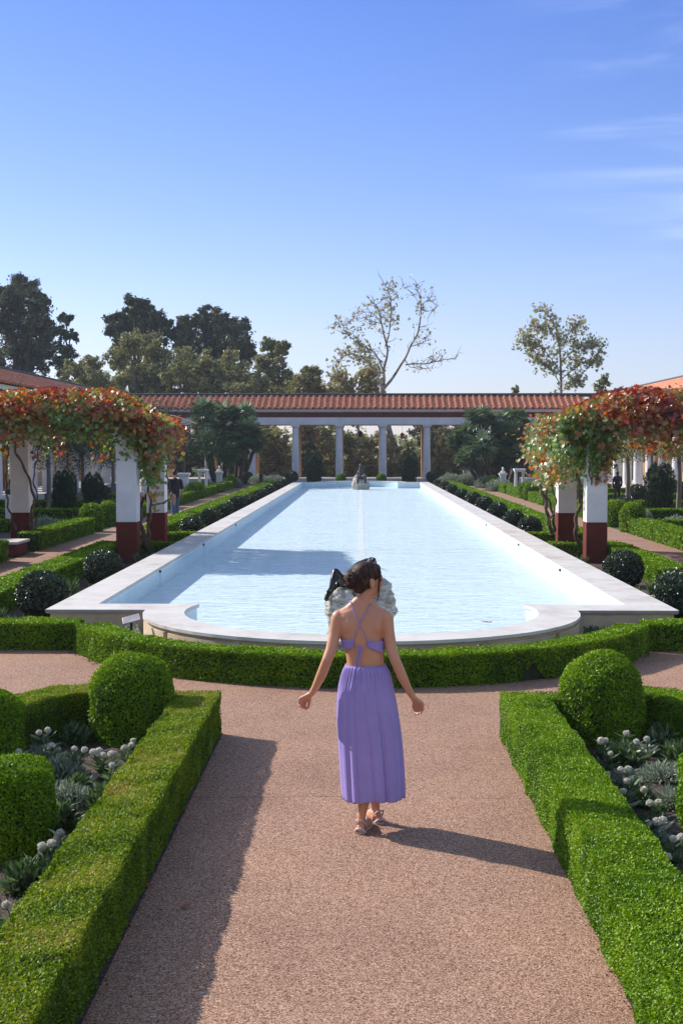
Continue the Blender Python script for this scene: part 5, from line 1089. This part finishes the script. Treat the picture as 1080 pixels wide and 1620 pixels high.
# hair
hr = MB(); he(hr, (0, -.020, .038), (.075, .088, .082)); he(hr, (0, -.055, -.028), (.056, .050, .052)); he(hr, (0, -.03, .0), (.076, .066, .06)); he(hr, (0, -.096, .002), (.050, .048, .052)); he(hr, (0, .035, .078), (.055, .045, .034))
for sg in (-1, 1): he(hr, (sg * .055, .018, .055), (.022, .045, .042))
g = np.random.default_rng(33)
def strand(mb, pts, r0, r1, k=5):
    A = np.array([hp(*p) for p in pts]); n = len(A); u = np.linspace(0, 1, n); uu = np.linspace(0, 1, n * 5); Q = np.stack([np.interp(uu, u, A[:, j]) for j in range(3)], 1)
    for _ in range(3): Q[1:-1] = (Q[:-2] + Q[1:-1] * 2 + Q[2:]) / 4
    tube(mb, Q, np.linspace(r0, r1, len(Q)), k)
core = hr.build('hair', M['hair'], wm); fuse(core, .006, 5, .5)
st = MB()
for i in range(120):                       # locks combed from the hairline back to the bun
    a = (g.random() * 2 - 1) * 1.9; s0 = np.array([math.sin(a) * .078, .045 + .02 * math.cos(a), .045 + .075 * math.cos(a)]); c = np.array([0, -.022, .040]); pts = []
    e0 = np.array([g.normal() * .02, -.100, .01 + g.normal() * .018])
    for t in np.linspace(0, 1, 7):
        p = s0 * (1 - t) + e0 * t; v = (p - c) / np.array([.082, .096, .089]); v = v / max(np.linalg.norm(v), .2); q = c + v * np.array([.077, .090, .084]) * (1 + g.random() * .02); pts.append(q * (1 - t ** 4) + e0 * t ** 4)
    strand(st, pts, .0032, .0022, 4)
for i in range(46):                        # curls of the bun
    c = np.array([0, -.100, .002]); n_ = sphere_pts(1, g)[0]; n_[1] = -abs(n_[1]); ctr = c + n_ * np.array([.040, .038, .042]); u_ = norm(np.cross(n_, [.3, .5, .8])); v_ = np.cross(n_, u_); r_ = .012 + g.random() * .012; ph = g.random() * 6
    strand(st, [ctr + (u_ * math.cos(t + ph) + v_ * math.sin(t + ph)) * r_ + n_ * (.008 + t * .001) for t in np.linspace(0, 4.6, 7)], .0055, .0035, 5)
for sg, ln in ((1, 1.0), (-1, .9)):        # loose face-framing locks
    strand(st, [(sg * .058, .045, .085), (sg * .071, .046, .045), (sg * .072, .046, .0), (sg * .066, .048, -.045 * ln), (sg * .056, .056, -.085 * ln), (sg * .052, .046, -.118 * ln)], .007, .002)
    strand(st, [(sg * .060, .040, .08), (sg * .073, .038, .03), (sg * .072, .038, -.02), (sg * .067, .040, -.07 * ln), (sg * .060, .048, -.10 * ln)], .005, .0015)
for i in range(16): 
    a = g.normal() * .5; strand(st, [(math.sin(a) * .05, -.075, -.05), (math.sin(a) * .055, -.082, -.075 - g.random() * .01), (math.sin(a) * .05 + g.normal() * .01, -.074, -.095 - g.random() * .012)], .0022, .0008, 4)
st.build('hair_locks', M['hair'], wm)
# dress ------------------------------------------------------------
dr = empty('dress', (0, 0, 0), None, None); dr.parent = wm
def dbuild(mb, name, mat=None, sol=.003):
    o = mb.build(name, mat or M['dress'], wm); o.parent = dr; m = o.modifiers.new('solid', 'SOLIDIFY'); m.thickness = sol; m.offset = 0; return o
sp = [(1053, 578, .124, .096), (1057, 578.2, .129, .103), (1062, 578.5, .138, .110), (1072, 578.5, .150, .115), (1085, 578.5, .164, .130), (1105, 579, .177, .143), (1130, 581, .186, .152), (1160, 584, .191, .162), (1190, 586.5, .193, .172), (1220, 588.5, .193, .182), (1245, 590, .192, .190), (1263, 591, .190, .195)]
k = 220; an = np.arange(k) * 2 * math.pi / k; V = []
uu = np.linspace(0, 1, 60); ypx = np.interp(uu, [0, 1], [1053, 1263]); 
S_arr = np.array(sp)
gf = np.random.default_rng(21); ph = gf.random(12) * 6.28
for u, y in zip(uu, ypx):
    cx, a, b = [np.interp(y, S_arr[:, 0], S_arr[:, j]) for j in (1, 2, 3)]; p = pt(cx, y)
    gather = (.9 * math.exp(-((u - .05) / .09) ** 2) + .35 * math.exp(-u / .35)) * min(1, u / .02)
    warp = an + .10 * np.sin(2 * an + ph[5]) + .12 * u * np.sin(3 * an + ph[6])
    fine = np.abs(np.sin(warp * 19 + ph[0] + .5 * np.sin(an * 5))) - .55
    mid = .25 - (1 - np.abs(np.sin(warp * 8.5 + ph[1] + .6 * np.sin(an * 3)))) ** 3
    big = .25 - (1 - np.abs(np.sin(warp * 3.5 + ph[2]))) ** 4
    rr = 1 + .085 * gather * fine + (.125 * (u ** .6) * (1 - .35 * u)) * mid * (.35 + .65 * np.sin(an * 1.5 + ph[7]) ** 2) + .20 * u ** .7 * big * (.5 + .5 * np.sin(an + ph[8]) ** 2)
    hem = -.010 * u ** 6 * np.sin(an * 2 + 1.0) - .006 * u ** 6 * np.sin(an * 5 + .4)
    V.append(np.stack([p[0] + a * rr * np.cos(an), D + .014 + .045 * u + b * rr * np.sin(an), np.full(k, p[2]) + hem], 1))
V = np.concatenate(V); f = []
for i in range(59):
    a = i * k + np.arange(k); b = i * k + (np.arange(k) + 1) % k; f.append(np.stack([a, a + k, b + k, b], 1))
mb = MB(); mb.add(V, np.concatenate(f), 0, None, True); dbuild(mb, 'skirt')
mb = MB(); c0, c1 = pt(578, 1051.5), pt(578, 1057); loft(mb, [(c0[0], D + .014, c0[2], .1225, .092), (c0[0], D + .014, (c0[2] + c1[2]) / 2, .1245, .094), (c1[0], D + .014, c1[2], .1265, .097)], 60, cap=False); dbuild(mb, 'waistband', sol=.005)
def patch(cols, name):                      # cols: (px, ytop, ybot)
    mb = MB(); n = 14; m = 7; C = np.array(cols); u = np.linspace(0, 1, len(C)); V = []
    for i in range(n + 1):
        t = i / n; px, y0, y1 = [np.interp(t, u, C[:, j]) for j in range(3)]
        for j in range(m + 1): V.append(back(px, y0 + (y1 - y0) * j / m, .005 + .009 * math.sin(j / m * math.pi * 2.5 + t * 4) ** 2))
    F_ = [(i * (m + 1) + j, i * (m + 1) + j + 1, (i + 1) * (m + 1) + j + 1, (i + 1) * (m + 1) + j) for i in range(n) for j in range(m)]
    mb.add(V, F_, 0, None, True); dbuild(mb, name)
patch([(541, 1013, 1033), (548, 1014, 1030), (559.5, 1012.5, 1023)], 'bodice_band'); patch([(580.5, 1012.5, 1023.5), (594, 1015, 1031), (606.5, 1016, 1034)], 'bodice_band')
mb = MB(); Vf = []; n = 30; m = 8
for i in range(n + 1):                      # front of the bodice
    th = R(-12 + 204 * i / n)
    for j in range(m + 1):
        z = 1.125 + (1.285 - 1.125) * j / m * (1 - .25 * abs(math.cos(th)) ** 4); a, b, c = np.interp(z, zz, ra), np.interp(z, zz, rb), np.interp(z, zz, rc)
        bust = .045 * math.exp(-((z - 1.20) / .05) ** 2) * max(0, math.sin(th)) ** 1.2 * (.75 + .25 * abs(math.cos(th)) * 2)
        Vf.append((c + (a + .010) * math.cos(th), D + .01 + (b + .012 + bust) * math.sin(th), z))
mb.add(Vf, [(i * (m + 1) + j, (i + 1) * (m + 1) + j, (i + 1) * (m + 1) + j + 1, i * (m + 1) + j + 1) for i in range(n) for j in range(m)], 0, None, True); dbuild(mb, 'bodice_front')
st = MB()
def strap(pts, r): tube(st, [back(px, py, .004 + r + (e[0] if e else 0)) for px, py, *e in pts], r, 6)
strap([(556, 957), (558, 965), (563, 976), (569, 988), (575, 1000), (581, 1014)], .0028); strap([(585.5, 958), (580, 968), (574, 978), (568.5, 989), (563, 1001), (559.5, 1013)], .0028)
strap([(558.5, 1021), (564, 1022.5), (569, 1022.5), (575, 1022.5), (581.5, 1021.5)], .003)
strap([(568.5, 1022), (566.5, 1034, .006), (564.5, 1046, .01), (566, 1057, .02), (568, 1046, .014), (571, 1034, .008), (571.5, 1024)], .0048)
tube(st, [back(567, 1022, .01), back(565, 1040, .014), back(563.5, 1056, .022), back(565, 1068, .05), back(562.5, 1082, .06), back(560.5, 1094, .065)], [.003, .0045, .0045, .005, .005, .003], 6)
o = st.build('straps', M['dress'], wm); o.parent = dr
mb = MB(); tube(mb, [pt(556, 957, -.05), pt(553, 950, .0), pt(560, 955, .07), pt(566, 985, .11)], .0035, 6); tube(mb, [pt(585.5, 958, -.05), pt(589, 951, .0), pt(584, 956, .07), pt(580, 985, .11)], .0035, 6); o = mb.build('halter_straps', M['dress'], wm); o.parent = dr
# sandals
for f, ang in feet:
    mb = MB(); prof = [(-.035, .0), (-.033, .028), (-.02, .036)]; xs = np.array([(0, -.042), (.024, -.03), (.031, 0), (.029, .06), (.036, .13), (.038, .17), (.022, .205), (-.005, .222), (-.032, .218), (-.042, .18), (-.038, .12), (-.03, .06), (-.031, 0), (-.024, -.03)])
    lo = np.array([f(x, y, .001) for x, y in xs]); hi = np.array([f(x, y, .013) for x, y in xs]); n = len(xs); i = np.arange(n)
    mb.add(np.concatenate([lo, hi]), np.stack([i, (i + 1) % n, (i + 1) % n + n, i + n], 1)); mb.add(hi, [tuple(range(n))]); mb.add(lo, [tuple(range(n))[::-1]])
    for pts, r in (([(-.040, .14, .012), (-.034, .138, .045), (0, .135, .060), (.03, .138, .043), (.037, .14, .012)], .006), ([(-.034, .165, .012), (-.025, .165, .04), (.005, .16, .046), (.034, .155, .012)], .005), ([(-.03, .03, .012), (-.034, .0, .055), (-.02, -.03, .085), (0, -.038, .088), (.02, -.03, .085), (.034, 0, .055), (.03, .03, .012)], .0045), ([(-.033, .0, .07), (-.025, .045, .085), (0, .055, .09), (.025, .045, .085), (.033, 0, .07)], .0045), ([(-.031, -.02, .012), (-.02, -.034, .03), (0, -.04, .035), (.02, -.034, .03), (.031, -.02, .012)], .009)):
        tube(mb, [f(*p) for p in pts], r, 6)
    mb.build('sandal', M['sandal'], wm)

# ------------------------------------------------------------------ visitors in the background
def visitor(x, y, h, rot, label, shirt, trous, cap=False, sit=0):
    k_ = h / 1.75; t = empty('person', (x, y, 0), label, 'person'); Mx = Matrix.Rotation(rot, 3, 'Z'); P = lambda a, b, c: np.array((x, y, 0)) + np.array(Mx @ Vector((a * k_, b * k_, c * k_)))
    b = MB(); c = lambda mb, L_: chain(mb, [(P(*p), r * k_) for p, r in L_])
    ellipsoid(b, P(0, .01, 1.65), (.075 * k_, .095 * k_, .11 * k_)); ellipsoid(b, P(0, .105, 1.63), (.015 * k_, .02 * k_, .025 * k_)); c(b, [((0, -.01, 1.55), .055), ((0, -.02, 1.42), .06)])
    for s in (-1, 1):
        ellipsoid(b, P(s * .077, 0, 1.64), (.012, .02, .03)); c(b, [((s * .19, -.01, 1.40), .05), ((s * .25, -.02, 1.12), .042), ((s * .24, .08, .88), .03)]); 
        for q in range(4): c(b, [((s * (.24 + .005 * q), .07 + .018 * q, .84), .012), ((s * .25, .08 + .018 * q, .79), .010), ((s * .235, .085 + .018 * q, .745), .009)])
        c(b, [((s * .23, .10, .87), .014), ((s * .215, .13, .82), .011)])
        c(b, [((s * .09, s * .10, .9), .085), ((s * .10, s * .12, .5), .06), ((s * .10, s * .14, .10), .042), ((s * .10, s * .14 + .12, .045), .04)])
    c(b, [((0, 0, 1.38), .12), ((0, 0, 1.15), .125), ((0, 0, .95), .13)]); fuse(b.build('body', M['skin_far'], t), .012, 3)
    b = MB(); c(b, [((-.13, -.01, 1.39), .07), ((.13, -.01, 1.39), .07)]); c(b, [((0, 0, 1.36), .15), ((0, 0, 1.15), .15), ((0, 0, .96), .155)]); c(b, [((-.06, 0, 1.2), .13), ((.06, 0, 1.2), .13)])
    for s in (-1, 1): c(b, [((s * .19, -.01, 1.40), .068), ((s * .24, -.02, 1.17), .062)])
    fuse(b.build('shirt', shirt, t), .014, 3)
    b = MB(); c(b, [((-.07, 0, .93), .115), ((.07, 0, .93), .115)])
    for s in (-1, 1): c(b, [((s * .09, s * .03, .9), .105), ((s * .10, s * .12, .5), .08), ((s * .10, s * .14, .09), .062)])
    fuse(b.build('trousers', trous, t), .014, 3)
    b = MB(); ellipsoid(b, P(0, -.012, 1.68), (.085 * k_, .10 * k_, .105 * k_)); fuse(b.build('hair', M['hair_dark'], t), .012, 2)
    if cap: b = MB(); ellipsoid(b, P(0, 0, 1.73), (.092 * k_, .108 * k_, .06 * k_)); ellipsoid(b, P(0, .12, 1.71), (.07 * k_, .07 * k_, .012)); b.build('cap', M['whitecloth'], t)
    b = MB()
    for s in (-1, 1): c(b, [((s * .10, s * .14 - .04, .05), .045), ((s * .10, s * .14 + .15, .04), .042)])
    b.build('shoes', M['black'], t); return t
q = at(277, 790, 41.5); visitor(q.x, 41.5, 1.66, .5, 'man in black T-shirt and blue jeans on the left path beside the pergola', M['black'], M['denim'])
q = at(229, 790, 42.5); visitor(q.x, 42.5, 1.66, 2.6, 'visitor in white patterned shirt and cap on the left path, between the pergola pillars', M['whitecloth'], M['black'], True)

# ------------------------------------------------------------------ statues
def rockmesh(par, blobs, vox, name='rock', strength=.1, seed=1):
    mb = MB()
    for c, r in blobs: ellipsoid(mb, c, r)
    o = mb.build(name, M['rock'], par); m = o.modifiers.new('r', 'REMESH'); m.mode = 'VOXEL'; m.voxel_size = vox; m.use_smooth_shade = True
    for sz, stg in ((.22, strength), (.07, strength * .75), (.03, strength * .45)):
        tx = bpy.data.textures.new('crags', 'CLOUDS'); tx.noise_scale = sz; tx.noise_depth = 2; d = o.modifiers.new('d', 'DISPLACE'); d.texture = tx; d.strength = stg; d.mid_level = .5; d.texture_coords = 'LOCAL'
    return o
SD = 15.15
S3 = lambda px, py, dy=0: np.array(at(px, py, SD + dy))
b0 = S3(569, 1000); stt = empty('reclining_statue', (b0[0], SD, .06), 'dark bronze reclining figure on the near pool rock, mostly hidden behind the woman', 'statue')
rk = empty('statue_rock', (b0[0], SD, .05), 'pale pitted rock standing in the near end of the pool behind the woman', 'rock')
rockmesh(rk, [(S3(540, 968), (.19, .24, .30)), (S3(560, 960, .05), (.25, .28, .30)), (S3(598, 962, .05), (.19, .24, .27)), (S3(602, 935, .1), (.13, .18, .14)), (S3(545, 942, .05), (.18, .2, .10)), (S3(568, 998), (.36, .33, .30)), (S3(612, 955), (.09, .15, .14))], .018, strength=.11)
mb = MB()
chain(mb, [(S3(541, 926), .085), (S3(556, 911, .03), .085), (S3(570, 901, .06), .10), (S3(582, 894, .08), .085)], 14); chain(mb, [(S3(582, 892, .08), .05), (S3(590, 890, .12), .045)])
ellipsoid(mb, S3(587, 890, -.02), (.05, .07, .065)); chain(mb, [(S3(575, 898, -.05), .04), (S3(588, 888, -.12), .034), (S3(591, 886, -.2), .03)])
chain(mb, [(S3(544, 925, -.05), .065), (S3(531, 905, -.12), .045), (S3(527, 918, -.18), .038), (S3(524, 932, -.22), .03)]); chain(mb, [(S3(542, 928, .05), .065), (S3(528, 929, -.02), .045), (S3(518, 940, -.1), .034), (S3(516, 948, -.14), .028)])
chain(mb, [(S3(578, 896, .12), .04), (S3(570, 908, .2), .034), (S3(576, 915, .16), .03)])
fuse(mb.build('bronze_body', M['bronze'], stt), .012, 3)
FD = 73.0; S4 = lambda px, py, dy=0: np.array(at(px, py, FD + dy))
b0 = S4(570, 760); stf = empty('seated_statue', (b0[0], FD, 0), 'small dark seated bronze figure on pale rock at the far end of the pool', 'statue')
rk = empty('statue_rock', (b0[0], FD, .05), 'pale rock under the small bronze figure at the far end of the pool', 'rock'); rockmesh(rk, [(S4(566, 766), (.34, .35, .45)), (S4(575, 768), (.33, .35, .4)), (S4(564, 757), (.18, .2, .2))], .05, strength=.15)
mb = MB(); chain(mb, [(S4(571, 756), .17), (S4(571.5, 748), .16), (S4(571, 742), .14)]); chain(mb, [(S4(571, 741), .07), (S4(571, 738), .06)]); ellipsoid(mb, S4(570.5, 737), (.10, .12, .13))
chain(mb, [(S4(572, 756), .1), (S4(577, 752, -.4), .08), (S4(578, 764, -.5), .06)]); chain(mb, [(S4(570, 757), .1), (S4(566, 755, -.4), .08), (S4(566, 764, -.4), .055)]); chain(mb, [(S4(574, 744), .06), (S4(578, 750), .05), (S4(576, 756, -.2), .04)]); chain(mb, [(S4(568, 744), .06), (S4(565, 751), .05), (S4(567, 757, -.2), .04)])
fuse(mb.build('bronze_body', M['bronzefar'], stf), .035, 2)

def pedestal(px, y, h, w, label, legs=False, top=None):
    q = at(px, 757, y); t = empty('stone_table' if legs else 'stone_pedestal', (q.x, y, 0), label, 'pedestal', 'white stone stands in the gardens')
    mb = MB(); box(mb, q.x - w * .62, q.x + w * .62, y - w * .6, y + w * .6, h - .09, h); box(mb, q.x - w * .55, q.x + w * .55, y - w * .5, y + w * .5, h - .15, h - .092); bevel(mb.build('top_slab', M['plaster'], t), .012)
    mb = MB()
    if legs:
        for s in (-1, 1): lathe(mb, (q.x + s * w * .38, y, 0), [(w * .2, 0), (w * .17, .1), (w * .15, h - .22), (w * .2, h - .152)], 16)
    else:
        box(mb, q.x - w * .45, q.x + w * .45, y - w * .42, y + w * .42, .12, h - .152); box(mb, q.x - w * .58, q.x + w * .58, y - w * .55, y + w * .55, 0, .118)
    o = mb.build('legs' if legs else 'shaft', M['plaster'], t); (not legs) and bevel(o, .012)
    return t, q
pedestal(291, 60, 1.22, .46, 'square white stone pedestal left, beyond the man in the black T-shirt'); pedestal(321, 66, 1.28, .44, 'white stone stand on two legs left, before the left palms', True); pedestal(821, 66, 1.32, .46, 'white stone stand on two legs right, before the right palms', True)
def bust(x, y, z, mat, label, s=1.0, rot=0.):
    t = empty('bust', (x, y, z), label, 'statue'); mb = MB(); ellipsoid(mb, (x, y, z + .34 * s), (.09 * s, .11 * s, .13 * s)); ellipsoid(mb, (x + .09 * s * math.sin(rot), y - .1 * s * math.cos(rot), z + .33 * s), (.02 * s, .03 * s, .03 * s)); capsule(mb, (x, y, z + .28 * s), .06 * s, (x, y, z + .12 * s), .07 * s); ellipsoid(mb, (x, y, z + .08 * s), (.2 * s, .12 * s, .12 * s)); capsule(mb, (x, y, z), .09 * s, (x, y, z + .08 * s), .1 * s); fuse(mb.build('head_and_shoulders', mat, t), .016, 2)
for px, y, h, hm, lab in ((347, 76, 1.0, 'plaster', 'white herm with small white head in front of the left palms'), (795, 74, .95, 'plaster', 'white herm with small white head below the right palms'), (19, 38, 1.02, 'bronze', 'white herm post with dark bronze head at the left frame edge behind the pergola')):
    t, q = pedestal(px, y, h, .36, lab); bust(q.x, y, h - .01, M[hm], lab.replace('herm with small white head', 'stone head on the herm').replace('herm post with dark bronze head', 'post carrying this dark bronze bust'), 1.05 if hm == 'bronze' else .75)
def standing_bronze(px, y, h, label, base=.3):
    q = at(px, 757, y); t = empty('standing_statue', (q.x, y, 0), label, 'statue'); k_ = h / 1.75; P = lambda a, b, c: np.array((q.x + a * k_, y + b * k_, base + c * k_)); mb = MB(); c = lambda L_: chain(mb, [(P(*p), r * k_) for p, r in L_])
    ellipsoid(mb, P(0, 0, 1.64), (.085 * k_, .1 * k_, .12 * k_)); c([((0, 0, 1.55), .06), ((0, 0, 1.4), .07)]); c([((-.1, 0, 1.38), .09), ((.1, 0, 1.38), .09)]); c([((0, 0, 1.32), .15), ((0, 0, 1.1), .13), ((.02, 0, .93), .15)])
    c([((.18, 0, 1.4), .06), ((.25, .02, 1.12), .05), ((.2, -.1, .92), .04)]); c([((-.18, 0, 1.4), .06), ((-.24, .02, 1.12), .05), ((-.22, -.05, .86), .04)]); c([((.09, 0, .9), .1), ((.1, 0, .5), .07), ((.1, .03, .08), .05), ((.1, -.08, .04), .05)]); c([((-.09, 0, .9), .1), ((-.11, -.06, .5), .07), ((-.13, .02, .08), .05), ((-.14, -.1, .04), .05)])
    fuse(mb.build('bronze_body', M['bronze'], t), .02, 2); mb = MB(); box(mb, q.x - .25, q.x + .25, y - .25, y + .25, 0, base + .02); bevel(mb.build('base_block', M['lime'], t), .01)
standing_bronze(976, 50, 1.22, 'dark bronze standing figure on the right, between the pergola pillar and the yew', .28)
standing_bronze(413, 78, .85, 'small dark bronze figure at the far end of the left path', .12)

# information plaque
q = ground_at(208, 1000); q = Vector((at(208, 985, 15.0).x, 15.0, 0)); pl = empty('plaque', tuple(q), 'small slanted information plaque on a post between the curved hedge and the pool', 'sign')
mb = MB(); tube(mb, [(q.x, q.y, 0), (q.x, q.y, .40)], .016, 8); mb.build('post', M['iron'], pl)
mb = MB(); box(mb, -.10, .10, -.065, .065, -.007, .007); o = mb.build('panel', M['signplate'], None, origin=(0, 0, 0)); o.parent = pl; o.location = (0, 0, .42); o.rotation_euler = (R(28), R(-14), R(10)); bevel(o, .003)
